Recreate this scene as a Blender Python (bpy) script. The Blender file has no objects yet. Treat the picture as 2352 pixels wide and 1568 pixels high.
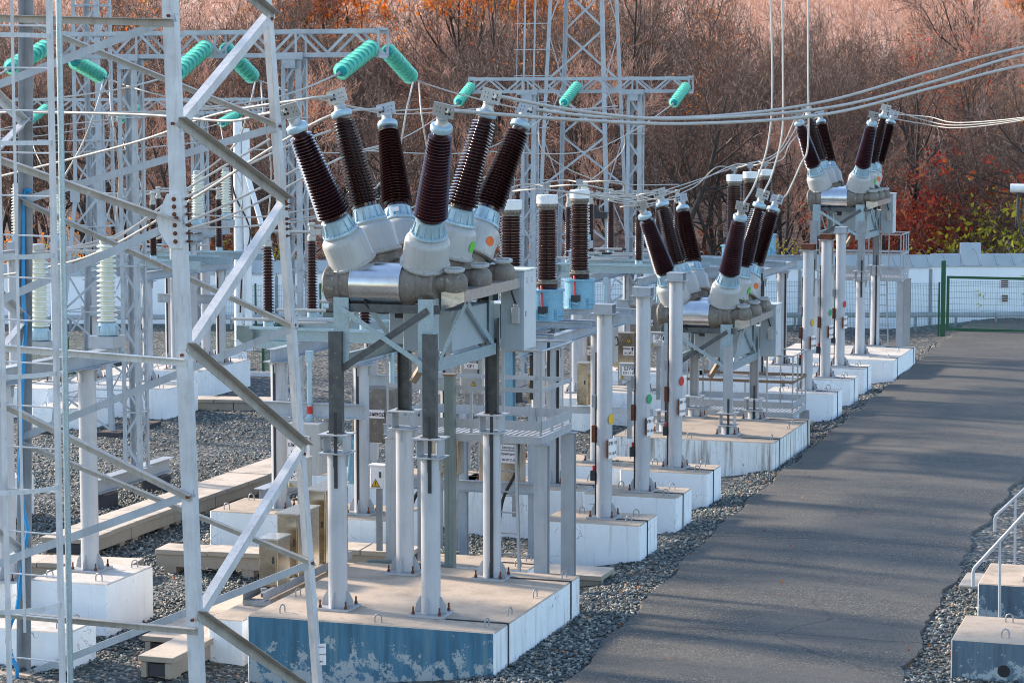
import bpy, bmesh, math, random
import numpy as np
from mathutils import Vector, Matrix
random.seed(7); np.random.seed(7)
SC = bpy.context.scene; COL = SC.collection
PI = math.pi
# ---------------------------------------------------------------- camera frame (yard axes: x across the bays, y along the row)
F = 5300.0; CH = 8.14
TH = math.atan(1725/5300); PT = math.atan(519/5300)
FW = Vector((-math.sin(TH)*math.cos(PT), math.cos(TH)*math.cos(PT), -math.sin(PT)))
RT = Vector((math.cos(TH), math.sin(TH), 0)); UP = RT.cross(FW)
CAM = Vector((0, 0, CH))
def ray(x, y): return FW + RT*((x-1176)/F) - UP*((y-784)/F)
def az(x, y, z): d = ray(x, y); return CAM + d*((z-CH)/d.z)
def av(x, y, v): d = ray(x, y); return CAM + d*(v/d.y)
def ad(x, y, d): return CAM + ray(x, y)*d
def proj(p):
    q = Vector(p)-CAM; k = q.dot(FW)
    return 1176+F*q.dot(RT)/k, 784-F*q.dot(UP)/k
# ---------------------------------------------------------------- materials
MATS = {}
class NB:
    def __init__(s, name):
        s.m = bpy.data.materials.new(name); s.m.use_nodes = True
        s.t = s.m.node_tree; s.n = s.t.nodes; s.l = s.t.links
        s.b = s.n['Principled BSDF']; s.out = s.n['Material Output']
        MATS[name] = s.m
    def add(s, typ, **kw):
        n = s.n.new(typ)
        for k, v in kw.items(): setattr(n, k, v)
        return n
    def setv(s, n, **kw):
        for k, v in kw.items():
            n.inputs[k.replace('_', ' ')].default_value = v
        return n
    def link(s, a, b): s.l.new(a, b)
    def coords(s, kind='Object', scale=(1, 1, 1)):
        tc = s.add('ShaderNodeTexCoord'); mp = s.add('ShaderNodeMapping')
        mp.inputs['Scale'].default_value = scale
        ob = s.add('ShaderNodeObjectInfo'); va = s.add('ShaderNodeVectorMath', operation='ADD')
        s.link(tc.outputs[kind], va.inputs[0]); s.link(ob.outputs['Location'], va.inputs[1])
        s.link(va.outputs[0], mp.inputs[0]); return mp.outputs[0]
    def noise(s, vec, scale, detail=4, rough=.6):
        n = s.add('ShaderNodeTexNoise'); s.setv(n, Scale=scale, Detail=detail, Roughness=rough)
        s.link(vec, n.inputs['Vector']); return n.outputs['Fac']
    def ramp(s, fac, stops, interp='LINEAR'):
        r = s.add('ShaderNodeValToRGB'); r.color_ramp.interpolation = interp
        e = r.color_ramp.elements
        while len(e) < len(stops): e.new(.5)
        for el, (p, c) in zip(e, stops):
            el.position = p; el.color = (c, c, c, 1) if not hasattr(c, '__len__') else (*c, 1)
        s.link(fac, r.inputs[0]); return r.outputs[0]
    def mix(s, fac, a, b, blend='MIX'):
        m = s.add('ShaderNodeMix', data_type='RGBA', blend_type=blend)
        for i, q in ((0, fac), (6, a), (7, b)):
            if hasattr(q, 'is_linked'): s.link(q, m.inputs[i])
            elif i == 0: m.inputs[0].default_value = q
            else: m.inputs[i].default_value = (*q, 1)
        return m.outputs[2]
    def bump(s, h, strength=.3, dist=.02):
        b = s.add('ShaderNodeBump'); s.setv(b, Strength=strength, Distance=dist)
        s.link(h, b.inputs['Height']); s.link(b.outputs[0], s.b.inputs['Normal'])
    def base(s, c):
        if hasattr(c, 'is_linked'): s.link(c, s.b.inputs['Base Color'])
        else: s.b.inputs['Base Color'].default_value = (*c, 1)
    def pbr(s, rough, metal=0, spec=.5):
        s.setv(s.b, Roughness=rough, Metallic=metal); s.b.inputs['Specular IOR Level'].default_value = spec

def paint(name, col, rough=.45, metal=0, chip=None, var=.12, chipcut=.72, rust=0, scale=3, dirt=.25, cs=14):
    m = NB(name); v = m.coords('Object')
    n1 = m.noise(v, scale, 5, .65)
    dark = tuple(c*(1-var*2) for c in col); light = tuple(min(1, c*(1+var)) for c in col)
    c = m.ramp(n1, [(.3, dark), (.7, light)])
    vs = m.coords('Object', (9, 9, .7))
    n3 = m.noise(vs, 2.2, 3, .6)
    c = m.mix(m.ramp(n3, [(.52, 0.0), (.8, dirt)]), c, tuple(q*f for q, f in zip(col, (.42, .36, .30))))
    n2 = m.noise(m.coords('Object', (1, 1, 1)), cs, 6, .7)
    if chip is not None:
        c = m.mix(m.ramp(n2, [(chipcut-.025, 0.0), (chipcut, 1.0)]), c, chip)
    if rust:
        n4 = m.noise(v, 5.3, 6, .7)
        c = m.mix(m.ramp(n4, [(.66, 0.0), (.78, rust)]), c, (.16, .06, .025))
    m.base(c); m.pbr(rough, metal)
    m.bump(n2, .12, .01)
    return m.m

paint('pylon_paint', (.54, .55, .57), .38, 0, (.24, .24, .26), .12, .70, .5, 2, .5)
paint('pylon_dirty', (.36, .34, .315), .55, 0, (.5, .5, .5), .16, .66, .5, 2, .5)  # shade on falling and level braces painted in, with rust and chips
paint('brown_steel', (.20, .13, .085), .6)
paint('steel_paint', (.38, .395, .42), .45, 0, (.34, .34, .36), .08, .76, .2, 2, .35)
paint('beam_paint', (.37, .41, .455), .45, 0, (.34, .34, .36), .1, .75, .25, 2.5, .35)
paint('pole_paint', (.45, .46, .49), .38, 0, (.42, .42, .43), .06, .80, .12, 1.5, .3)
paint('grey_steel', (.30, .31, .33), .5, .2, None, .12, .7, .3, 3, .3)
paint('galvanised', (.30, .40, .45), .42, .45, (.38, .47, .52), .10, .54, .05, 14, .12, 70)
paint('galvanised_dark', (.10, .105, .11), .5, .4, (.19, .19, .19), .2, .66, .4, 6, .3)
paint('cabinet_paint', (.33, .385, .425), .4, 0, None, .05, .7, .08, 2, .2)
paint('green_paint', (.012, .09, .035), .45, 0, None, .1)
paint('mesh_green', (.04, .16, .13), .5, 0, None, .05)
paint('blue_paint', (.15, .33, .46), .4, .15, (.18, .42, .58), .08, .55, .05, 9, .15, 60)
paint('flange_paint', (.36, .50, .58), .4, .2, None, .07, .7, .04, 4, .2)
paint('cast_grey', (.20, .175, .15), .62, .2, (.30, .28, .26), .16, .62, .08, 4, .45)
paint('bowl_paint', (.40, .405, .40), .38, 0, None, .03, .7, .06, 3, .35)
paint('cap_white', (.75, .77, .78), .4, 0, None, .03)
paint('terminal_metal', (.42, .42, .41), .45, .35, None, .08)
paint('wire_metal', (.47, .45, .42), .55, .25, None, .08)
paint('rust', (.17, .055, .025), .8, .2, (.08, .04, .03), .25)
paint('black_rubber', (.012, .012, .014), .6)
paint('strap_dark', (.03, .032, .038), .55, .1, (.07, .07, .07), .2)
paint('red_paint', (.55, .02, .02), .45)
paint('yellow_paint', (.75, .42, .01), .45)
paint('dot_green', (.02, .32, .12), .45)
paint('dot_lime', (.13, .55, .06), .45)
paint('dot_orange', (.75, .13, .015), .45)
paint('cable_blue', (.01, .26, .58), .35)
paint('sign_white', (.82, .76, .76), .5, 0, None, .02, .7, 0, 2, .08)
paint('door_white', (.56, .60, .63), .4, 0, None, .03)
paint('column_blue', (.20, .36, .46), .45, .1, None, .08)
paint('sign_ink', (.015, .012, .014), .6)
paint('olive_grey', (.17, .215, .21), .5, .2, None, .1, .7, .1)

m = NB('stainless'); v = m.coords('Object', (1, 1, 1))
n1 = m.noise(v, 3, 4, .6); n2 = m.noise(m.coords('Object', (60, 60, 2)), 3, 2)
m.base(m.ramp(n1, [(.3, (.42, .36, .28)), (.7, (.60, .53, .43))])); m.pbr(.3, 1.0)
m.link(m.ramp(n1, [(.3, .16), (.7, .30)]), m.b.inputs['Roughness']); m.bump(n2, .06, .004)
m = NB('steel_wrap'); n1 = m.noise(m.coords('Object', (1.2, 60, 60)), 2, 3); n2 = m.noise(m.coords('Object', (1, 1, 1)), 5, 4)
m.base(m.ramp(n2, [(.3, (.58, .58, .58)), (.7, (.72, .71, .70))])); m.pbr(.2, 1.0)
m = NB('tray_metal'); n2 = m.noise(m.coords('Object'), 9, 5)
m.base(m.ramp(n2, [(.3, (.50, .48, .45)), (.7, (.66, .63, .60))])); m.pbr(.28, .7); m.bump(m.noise(m.coords('Object'), 6, 2), .3, .02)
m = NB('brown_porcelain'); n1 = m.noise(m.coords('Object'), 6, 4)
m.base(m.ramp(n1, [(.3, (.022, .005, .006)), (.7, (.04, .011, .011))])); m.pbr(.17, 0, .5)
m.b.inputs['Coat Weight'].default_value = .2; m.b.inputs['Coat Roughness'].default_value = .06
m = NB('white_porcelain'); n1 = m.noise(m.coords('Object'), 6, 4)
m.base(m.ramp(n1, [(.3, (.66, .68, .58)), (.7, (.78, .78, .70))])); m.pbr(.2, 0, .6)
m.b.inputs['Subsurface Weight'].default_value = 0
m = NB('teal_glass')
g = m.add('ShaderNodeBsdfTranslucent'); g.inputs[0].default_value = (.58, 1.0, .88, 1)
gl = m.add('ShaderNodeBsdfGlossy'); gl.inputs['Roughness'].default_value = .08; gl.inputs[0].default_value = (.9, 1, .97, 1)
df = m.add('ShaderNodeBsdfDiffuse'); df.inputs[0].default_value = (.55, 1.0, .93, 1)
tr = m.add('ShaderNodeBsdfTransparent'); tr.inputs[0].default_value = (.75, 1.0, .95, 1)
a = m.add('ShaderNodeMixShader'); a.inputs[0].default_value = .42; m.link(g.outputs[0], a.inputs[1]); gg = m.add('ShaderNodeBsdfGlass'); gg.inputs['Color'].default_value = (.45, 1.0, .88, 1); gg.inputs['Roughness'].default_value = .03; gg.inputs['IOR'].default_value = 1.45; m.link(gg.outputs[0], a.inputs[2])
c = m.add('ShaderNodeMixShader'); c.inputs[0].default_value = .12; m.link(a.outputs[0], c.inputs[1]); m.link(tr.outputs[0], c.inputs[2])
fr = m.add('ShaderNodeLayerWeight'); fr.inputs[0].default_value = .3
b = m.add('ShaderNodeMixShader'); m.link(fr.outputs['Fresnel'], b.inputs[0]); m.link(c.outputs[0], b.inputs[1]); m.link(gl.outputs[0], b.inputs[2])
m.link(b.outputs[0], m.out.inputs[0])

paint('teal_core', (.008, .27, .28), .15, 0, None, .1)
def block_mat(name, side, front=None, top=(.46, .37, .285), stain=.5, patch=.565, sthr=.55):
    """cast concrete: bare tan top, whitewashed sides, optionally a differently painted face towards -y"""
    m = NB(name); v = m.coords('Object')
    geo = m.add('ShaderNodeNewGeometry'); sx = m.add('ShaderNodeSeparateXYZ'); m.link(geo.outputs['True Normal'], sx.inputs[0])
    n1 = m.noise(v, 1.6, 6, .65); n2 = m.noise(v, 22, 5, .7); n3 = m.noise(m.coords('Object', (5, 5, .35)), 1.7, 5, .7)
    n4 = m.noise(v, 5, 6, .72)
    topc = m.ramp(n1, [(.25, tuple(q*.62 for q in top)), (.5, top), (.75, tuple(min(1, q*1.18) for q in top))])
    topc = m.mix(m.ramp(n4, [(.57, 0.0), (.72, .7)]), topc, (.24, .165, .125))
    topc = m.mix(m.ramp(n2, [(.3, .35), (.5, 0.0)]), topc, (.24, .18, .14))
    s = m.ramp(n1, [(.3, tuple(q*.88 for q in side)), (.7, side)])
    s = m.mix(m.ramp(n3, [(sthr, 0.0), (sthr+.2, stain)]), s, (.25, .21, .17))
    s = m.mix(m.ramp(n2, [(.70, 0.0), (.76, .75)]), s, (.17, .16, .15))
    s = m.mix(m.ramp(n4, [(.66, 0.0), (.70, .5)]), s, (.42, .38, .33))
    vo = m.add('ShaderNodeTexVoronoi', feature='DISTANCE_TO_EDGE'); vo.inputs['Scale'].default_value = 2.3
    wv = m.add('ShaderNodeMix', data_type='RGBA', blend_type='ADD'); wv.inputs[0].default_value = .35
    nz = m.add('ShaderNodeTexNoise'); nz.inputs['Scale'].default_value = 4; m.link(v, nz.inputs['Vector']); m.link(v, wv.inputs[6]); m.link(nz.outputs['Color'], wv.inputs[7])
    m.link(wv.outputs[2], vo.inputs['Vector'])
    s = m.mix(m.mix(1.0, m.ramp(vo.outputs['Distance'], [(.004, .7), (.012, 0.0)]), m.ramp(n1, [(.5, 0.0), (.6, 1.0)]), 'MULTIPLY'), s, (.12, .11, .11))
    if front:
        sep = m.add('ShaderNodeSeparateXYZ'); m.link(v, sep.inputs[0])
        f = m.ramp(n3, [(.3, tuple(q*.55 for q in front)), (.52, front), (.75, tuple(min(1, q*1.35) for q in front))])
        f = m.mix(m.ramp(n3, [(.57, 0.0), (.7, .75)]), f, (.15, .20, .20))
        n5 = m.noise(m.coords('Object', (1, 1, 1.0)), 5.0, 9, .74)
        # flaking grows towards the damp foot of the block
        zz = m.add('ShaderNodeMapRange'); zz.inputs['From Min'].default_value = .15; zz.inputs['From Max'].default_value = .95
        zz.inputs['To Min'].default_value = .10; zz.inputs['To Max'].default_value = -.10; m.link(sep.outputs['Z'], zz.inputs[0])
        ad_ = m.add('ShaderNodeMath', operation='ADD'); m.link(n5, ad_.inputs[0]); m.link(zz.outputs[0], ad_.inputs[1])
        f = m.mix(m.ramp(ad_.outputs[0], [(patch, 0.0), (patch+.03, 1.0)]), f, (.34, .38, .40))
        f = m.mix(m.ramp(n2, [(.66, 0.0), (.72, .6)]), f, (.05, .08, .11))
        lt = m.add('ShaderNodeMath', operation='LESS_THAN'); lt.inputs[1].default_value = -.75; m.link(sx.outputs['Y'], lt.inputs[0])
        s = m.mix(lt.outputs[0], s, f)
    gt = m.add('ShaderNodeMath', operation='GREATER_THAN'); gt.inputs[1].default_value = .6; m.link(sx.outputs['Z'], gt.inputs[0])
    m.base(m.mix(gt.outputs[0], s, topc)); m.pbr(.85)
    m.bump(m.mix(.5, n2, n4), .35, .02)
    return m.m
block_mat('concrete_white', (.84, .87, .90))
block_mat('concrete_clean', (.88, .905, .93), None, (.56, .52, .47), .2)
block_mat('concrete_blue', (.82, .85, .88), (.06, .165, .255), (.47, .375, .29), .5, .545, .50)
block_mat('concrete_darkblue', (.45, .50, .55), (.10, .145, .19), (.54, .42, .31), .5, .50)
block_mat('concrete_stained', (.80, .82, .83), None, (.38, .31, .245), 1.0, .565, .47)
block_mat('concrete_raw', (.36, .31, .25), None, (.55, .46, .37), .6)
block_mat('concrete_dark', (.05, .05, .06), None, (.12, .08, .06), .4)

m = NB('wall_paint'); v = m.coords('Object'); n1 = m.noise(v, .6, 5); n3 = m.noise(m.coords('Object', (3, 3, .25)), 1.5, 5, .7)
c = m.ramp(n1, [(.3, (.84, .87, .91)), (.7, (.90, .92, .95))]); c = m.mix(m.ramp(n3, [(.6, 0.0), (.8, .4)]), c, (.34, .32, .30))
m.base(c); m.pbr(.8)
m = NB('coping_paint'); v = m.coords('Object'); n1 = m.noise(v, 1.2, 5)
m.base(m.ramp(n1, [(.3, (.40, .47, .55)), (.7, (.50, .56, .62))])); m.pbr(.8)

m = NB('gravel'); v = m.coords('Object', (1, 1, 1))
vo = m.add('ShaderNodeTexVoronoi', feature='F1'); vo.inputs['Scale'].default_value = 12; m.link(v, vo.inputs['Vector'])
vo2 = m.add('ShaderNodeTexVoronoi', feature='F1'); vo2.inputs['Scale'].default_value = 25; m.link(v, vo2.inputs['Vector'])
sp = m.add('ShaderNodeSeparateColor'); m.link(vo.outputs['Color'], sp.inputs[0])
c = m.ramp(sp.outputs[0], [(0, (.024, .034, .036)), (.3, (.06, .082, .082)), (.6, (.135, .152, .145)), (.85, (.29, .275, .235)), (1, (.50, .46, .40))])
c = m.mix(m.ramp(sp.outputs[1], [(.86, 0.0), (.95, .6)]), c, (.28, .15, .08))
c = m.mix(m.ramp(vo.outputs['Distance'], [(.35, 0.0), (.75, .8)]), c, (.015, .017, .018))
n = m.noise(v, .35, 4)
c = m.mix(m.ramp(n, [(.35, .0), (.7, .4)]), c, (.22, .18, .14), 'MULTIPLY')
m.base(c); m.pbr(.75)
hh = m.mix(.35, m.ramp(vo.outputs['Distance'], [(0, 1.0), (.8, 0.0)]), m.ramp(vo2.outputs['Distance'], [(0, 1.0), (.8, 0.0)]))
m.bump(hh, 1.0, .05)

m = NB('stone'); oi = m.add('ShaderNodeNewGeometry')
c = m.ramp(oi.outputs['Random Per Island'], [(0, (.035, .048, .05)), (.35, (.085, .108, .106)), (.65, (.165, .18, .17)), (.86, (.30, .285, .245)), (.95, (.5, .46, .4)), (1, (.28, .14, .07))])
m.base(c); m.pbr(.6)

m = NB('asphalt'); v = m.coords('Object')
vg = m.add('ShaderNodeTexVoronoi', feature='F1'); vg.inputs['Scale'].default_value = 58; m.link(v, vg.inputs['Vector']); sg = m.add('ShaderNodeSeparateColor'); m.link(vg.outputs['Color'], sg.inputs[0]); n1 = sg.outputs[0]; n2 = m.noise(m.coords('Object', (.55, .9, 1)), .9, 5, .6); n3 = m.noise(m.coords('Object', (.28, 1.3, 1)), 2.2, 5, .65)
c = m.ramp(n1, [(.0, (.026, .025, .022)), (.4, (.064, .061, .054)), (.75, (.096, .091, .080)), (.93, (.145, .136, .117)), (1, (.30, .275, .235))])
c = m.mix(m.ramp(n2, [(.42, 0.0), (.60, .55)]), c, (.135, .118, .098))
c = m.mix(m.ramp(n3, [(.5, 0.0), (.72, .5)]), c, (.045, .046, .047))
vc = m.add('ShaderNodeTexVoronoi', feature='DISTANCE_TO_EDGE'); vc.inputs['Scale'].default_value = .16
nz = m.add('ShaderNodeTexNoise'); nz.inputs['Scale'].default_value = 1.3; nz.inputs['Detail'].default_value = 5; m.link(v, nz.inputs['Vector'])
wv = m.add('ShaderNodeMix', data_type='RGBA', blend_type='ADD'); wv.inputs[0].default_value = .5
m.link(m.coords('Object', (.6, 1.6, 1)), wv.inputs[6]); m.link(nz.outputs['Color'], wv.inputs[7]); m.link(wv.outputs[2], vc.inputs['Vector'])
c = m.mix(m.ramp(vc.outputs['Distance'], [(.0004, .7), (.0014, 0.0)]), c, (.02, .018, .018))
sx = m.add('ShaderNodeSeparateXYZ'); m.link(v, sx.inputs[0])
for vv, amp in ((41.2, .55), (62.0, .5), (33.4, .35)):      # open joints across the paving
    q = m.add('ShaderNodeMath', operation='MULTIPLY_ADD'); q.inputs[1].default_value = amp; m.link(nz.outputs['Fac'], q.inputs[0]); m.link(sx.outputs['Y'], q.inputs[2])
    q2 = m.add('ShaderNodeMath', operation='SUBTRACT'); m.link(q.outputs[0], q2.inputs[0]); q2.inputs[1].default_value = vv; q3 = m.add('ShaderNodeMath', operation='ABSOLUTE'); m.link(q2.outputs[0], q3.inputs[0])
    c = m.mix(m.ramp(q3.outputs[0], [(.012, .65), (.035, 0.0)]), c, (.018, .016, .015))
m.base(c); m.pbr(.78); m.bump(n1, .5, .015)

def simple(name, stops, scale, rough=.8, isl=False, transl=None):
    m = NB(name)
    if isl:
        g = m.add('ShaderNodeNewGeometry'); f = g.outputs['Random Per Island']
    else: f = m.noise(m.coords('Object'), scale, 5, .65)
    c = m.ramp(f, stops); m.base(c); m.pbr(rough)
    if transl:
        t = m.add('ShaderNodeBsdfTranslucent'); m.link(c, t.inputs[0]); x = m.add('ShaderNodeMixShader'); x.inputs[0].default_value = transl
        m.link(m.b.outputs[0], x.inputs[1]); m.link(t.outputs[0], x.inputs[2]); m.link(x.outputs[0], m.out.inputs[0])
    return m.m
m = NB('leaf_litter'); v = m.coords('Object'); n1 = m.noise(v, .9, 6, .65); sp = m.add('ShaderNodeSeparateXYZ'); m.link(v, sp.inputs[0])
mr = m.add('ShaderNodeMapRange'); mr.inputs['From Min'].default_value = 170; mr.inputs['From Max'].default_value = 300; m.link(sp.outputs['Y'], mr.inputs[0])
# leaf mould under the trees; sunlight on the upper slope painted in as pink
m.base(m.mix(mr.outputs[0], m.ramp(n1, [(.3, (.06, .035, .03)), (.5, (.12, .072, .058)), (.7, (.20, .12, .09))]), m.ramp(n1, [(.3, (.32, .165, .115)), (.5, (.50, .29, .20)), (.7, (.66, .43, .30))]))); m.pbr(.9)
simple('bark_dark', [(.3, (.02, .016, .015)), (.7, (.06, .047, .042))], 2.5)
simple('bark_birch', [(.3, (.20, .16, .14)), (.45, (.48, .43, .40)), (.7, (.62, .57, .54))], 6)
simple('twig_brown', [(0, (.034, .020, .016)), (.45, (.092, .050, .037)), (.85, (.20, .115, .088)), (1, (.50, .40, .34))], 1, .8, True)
simple('twig_pink', [(0, (.34, .17, .125)), (.5, (.55, .29, .21)), (1, (.74, .46, .34))], 1, .8, True)  # sunlit pink of the upper wood painted into the twig colour
simple('leaf_orange', [(0, (.66, .13, .012)), (.5, (.90, .24, .02)), (1, (.95, .40, .04))], 1, .6, True, .45)
simple('leaf_rust', [(0, (.20, .06, .03)), (.5, (.38, .115, .04)), (1, (.55, .2, .06))], 1, .6, True, .4)
simple('leaf_red', [(0, (.32, .025, .02)), (.6, (.55, .06, .03)), (1, (.65, .18, .04))], 1, .6, True, .4)
simple('leaf_yellow', [(0, (.35, .34, .03)), (.5, (.62, .54, .04)), (1, (.75, .60, .06))], 1, .6, True, .45)

# ---------------------------------------------------------------- mesh builder
class MB:
    def __init__(s): s.v = []; s.f = []
    def raw(s, vs, fs):
        o = len(s.v); s.v.extend([tuple(p) for p in vs]); s.f.extend([tuple(i+o for i in f) for f in fs]); return s
    def box(s, c, d, M=None):
        x, y, z = d[0]/2, d[1]/2, d[2]/2
        vs = [Vector((sx*x, sy*y, sz*z)) for sz in (-1, 1) for sy in (-1, 1) for sx in (-1, 1)]
        if M: vs = [M @ q for q in vs]
        c = Vector(c); vs = [q+c for q in vs]
        return s.raw(vs, [(0, 2, 3, 1), (4, 5, 7, 6), (0, 1, 5, 4), (2, 6, 7, 3), (0, 4, 6, 2), (1, 3, 7, 5)])
    def lohi(s, lo, hi):
        return s.box([(a+b)/2 for a, b in zip(lo, hi)], [abs(b-a) for a, b in zip(lo, hi)])
    def ext(s, prof, p1, p2, e1, e2):
        p1, p2, e1, e2 = map(Vector, (p1, p2, e1, e2)); n = len(prof)
        vs = [p1+e1*a+e2*b for a, b in prof]+[p2+e1*a+e2*b for a, b in prof]
        ar = sum(prof[i][0]*prof[(i+1) % n][1]-prof[(i+1) % n][0]*prof[i][1] for i in range(n))
        flip = (ar*(e1.cross(e2)).dot(p2-p1)) < 0
        fs = [(i, (i+1) % n, n+(i+1) % n, n+i) for i in range(n)]+[tuple(range(n-1, -1, -1)), tuple(range(n, 2*n))]
        if flip: fs = [tuple(reversed(q)) for q in fs]
        return s.raw(vs, fs)
    def frame(s, p1, p2, hint=(0, 0, 1)):
        d = (Vector(p2)-Vector(p1)).normalized(); h = Vector(hint)
        if abs(d.dot(h.normalized())) > .98: h = Vector((0, 1, 0)) if abs(d.y) < .9 else Vector((1, 0, 0))
        a = d.cross(h).normalized(); b = a.cross(d).normalized(); return a, b
    def bar(s, p1, p2, w, h=None, hint=(0, 0, 1)):
        h = h or w; a, b = s.frame(p1, p2, hint)
        return s.ext([(-w/2, -h/2), (w/2, -h/2), (w/2, h/2), (-w/2, h/2)], p1, p2, a, b)
    def angle(s, p1, p2, w, t, e1, e2):
        """L section: flanges run from the corner line along e1 and e2"""
        d = (Vector(p2)-Vector(p1)).normalized()
        e1 = Vector(e1); e1 = (e1-d*e1.dot(d)).normalized(); e2 = Vector(e2); e2 = (e2-d*e2.dot(d)); e2 = (e2-e1*e2.dot(e1)).normalized()
        return s.ext([(0, 0), (w, 0), (w, t), (t, t), (t, w), (0, w)], p1, p2, e1, e2)
    def ibeam(s, p1, p2, w, h, t=.012, hint=(0, 0, 1)):
        a, b = s.frame(p1, p2, hint); W, Hh, T = w/2, h/2, t
        pr = [(-W, -Hh), (W, -Hh), (W, -Hh+T), (T/2, -Hh+T), (T/2, Hh-T), (W, Hh-T), (W, Hh), (-W, Hh), (-W, Hh-T), (-T/2, Hh-T), (-T/2, -Hh+T), (-W, -Hh+T)]
        return s.ext(pr, p1, p2, a, b)
    def channel(s, p1, p2, w, h, t, e1, e2):
        """C section: web along e2 (height h), flanges along e1 (w)"""
        pr = [(0, -h/2), (w, -h/2), (w, -h/2+t), (t, -h/2+t), (t, h/2-t), (w, h/2-t), (w, h/2), (0, h/2)]
        return s.ext(pr, p1, p2, e1, e2)
    def tube(s, path, r, n=8, cap=True):
        P = [Vector(p) for p in path]; rs = r if hasattr(r, '__len__') else [r]*len(P)
        vs = []; a = None
        for i, p in enumerate(P):
            d = (P[min(i+1, len(P)-1)]-P[max(i-1, 0)]).normalized()
            if a is None: a, b = s.frame(p, p+d)
            else:
                a = (a-d*a.dot(d)).normalized(); b = a.cross(d)
            for k in range(n):
                t = 2*PI*k/n; vs.append(p+(a*math.cos(t)+b*math.sin(t))*rs[i])
        fs = []
        for i in range(len(P)-1):
            for k in range(n):
                q = (k+1) % n; fs.append((i*n+k, (i+1)*n+k, (i+1)*n+q, i*n+q))
        if cap: fs += [tuple(range(n)), tuple(range((len(P)-1)*n+n-1, (len(P)-1)*n-1, -1))]
        return s.raw(vs, fs)
    def cyl(s, p1, p2, r, n=16): return s.tube([p1, p2], r, n)
    def lathe(s, prof, n=20, M=None):
        """prof = [(r, z)] from bottom to top"""
        vs = []
        for r, z in prof:
            for k in range(n):
                t = 2*PI*k/n; q = Vector((r*math.cos(t), r*math.sin(t), z)); vs.append(M @ q if M else q)
        fs = [(i*n+k, i*n+(k+1) % n, (i+1)*n+(k+1) % n, (i+1)*n+k) for i in range(len(prof)-1) for k in range(n)]
        fs += [tuple(range(n-1, -1, -1)), tuple(range((len(prof)-1)*n, len(prof)*n))]
        return s.raw(vs, fs)
    def plate(s, pts, nrm, t):
        """flat polygon given a thickness t along nrm"""
        nv = Vector(nrm).normalized()*t; n = len(pts); P = [Vector(p) for p in pts]
        vs = P+[p+nv for p in P]
        c = sum(((P[i]-P[0]).cross(P[(i+1) % n]-P[0]) for i in range(n)), Vector())
        fs = [tuple(range(n-1, -1, -1)), tuple(range(n, 2*n))]+[(i, (i+1) % n, n+(i+1) % n, n+i) for i in range(n)]
        if c.dot(nv) < 0: fs = [tuple(reversed(q)) for q in fs]
        return s.raw(vs, fs)
    def mesh(s, name, mat, smooth=True, bevel=0):
        me = bpy.data.meshes.new(name); me.from_pydata(s.v, [], s.f)
        if bevel:
            bm = bmesh.new(); bm.from_mesh(me); bmesh.ops.bevel(bm, geom=bm.edges[:], offset=bevel, segments=1, affect='EDGES'); bm.to_mesh(me); bm.free()
        me.materials.append(MATS[mat])
        if smooth:
            me.polygons.foreach_set('use_smooth', [True]*len(me.polygons)); me.set_sharp_from_angle(angle=math.radians(38))
        me.update(); return me
    def build(s, name, mat, parent=None, smooth=True, bevel=0): return link(name, s.mesh(name, mat, smooth, bevel), parent)
def link(name, me, parent=None, loc=None, M=None):
    o = bpy.data.objects.new(name, me); COL.objects.link(o)
    if parent: o.parent = parent
    if loc is not None: o.location = loc
    if M is not None: o.matrix_local = M
    return o
def tag(o, label, cat, group=None):
    o['label'] = label; o['category'] = cat; o['kind'] = 'thing'
    if group: o['group'] = group
    return o
def thing(name, label, cat, loc=(0, 0, 0), group=None, rz=0):
    o = bpy.data.objects.new(name, None); COL.objects.link(o); o.location = loc; o.rotation_euler.z = rz
    o.empty_display_size = .2
    return tag(o, label, cat, group)
def structure(o): o['kind'] = 'structure'; return o
def stuff(o): o['kind'] = 'stuff'; return o
KIDS = lambda o: [c for c in o.children]
def dup(o, dloc=(0, 0, 0), label=None, parent=None):
    c = o.copy(); COL.objects.link(c)
    if parent: c.parent = parent
    else: c.location = Vector(o.location)+Vector(dloc)
    if label: c['label'] = label
    for ch in list(o.children): dup(ch, parent=c)
    return c
_txt = {}
def text_mesh(txt, size, mat='sign_ink', align='CENTER'):
    key = (txt, size, mat)
    if key in _txt: return _txt[key]
    cu = bpy.data.curves.new('t', 'FONT'); cu.body = txt; cu.size = size; cu.align_x = align; cu.align_y = 'CENTER'; cu.extrude = .0015; cu.offset = size*.012
    ob = bpy.data.objects.new('t', cu); COL.objects.link(ob); bpy.context.view_layer.update()
    dg = bpy.context.evaluated_depsgraph_get(); me = bpy.data.meshes.new_from_object(ob.evaluated_get(dg))
    me.name = 'lettering'; me.materials.clear(); me.materials.append(MATS[mat])
    me.transform(Matrix.Rotation(PI/2, 4, 'X'))
    bpy.data.objects.remove(ob); bpy.data.curves.remove(cu); _txt[key] = me; return me
def sign(parent, lines, w, h, loc, rz=0, size=.05, warn=None, name='sign_plate'):
    """white plate facing local -y with printed lines"""
    pl = link(name, MB().box((0, 0, 0), (w, .004, h)).mesh(name, 'sign_white', False), parent, loc); pl.rotation_euler.z = rz
    n = len(lines)
    for i, t in enumerate(lines):
        if t:
            sz = size[i] if hasattr(size, '__len__') else size
            link('lettering', text_mesh(t, sz), pl, (0, -.0045, h/2-(i+.5)*h/n))
    return pl
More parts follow.
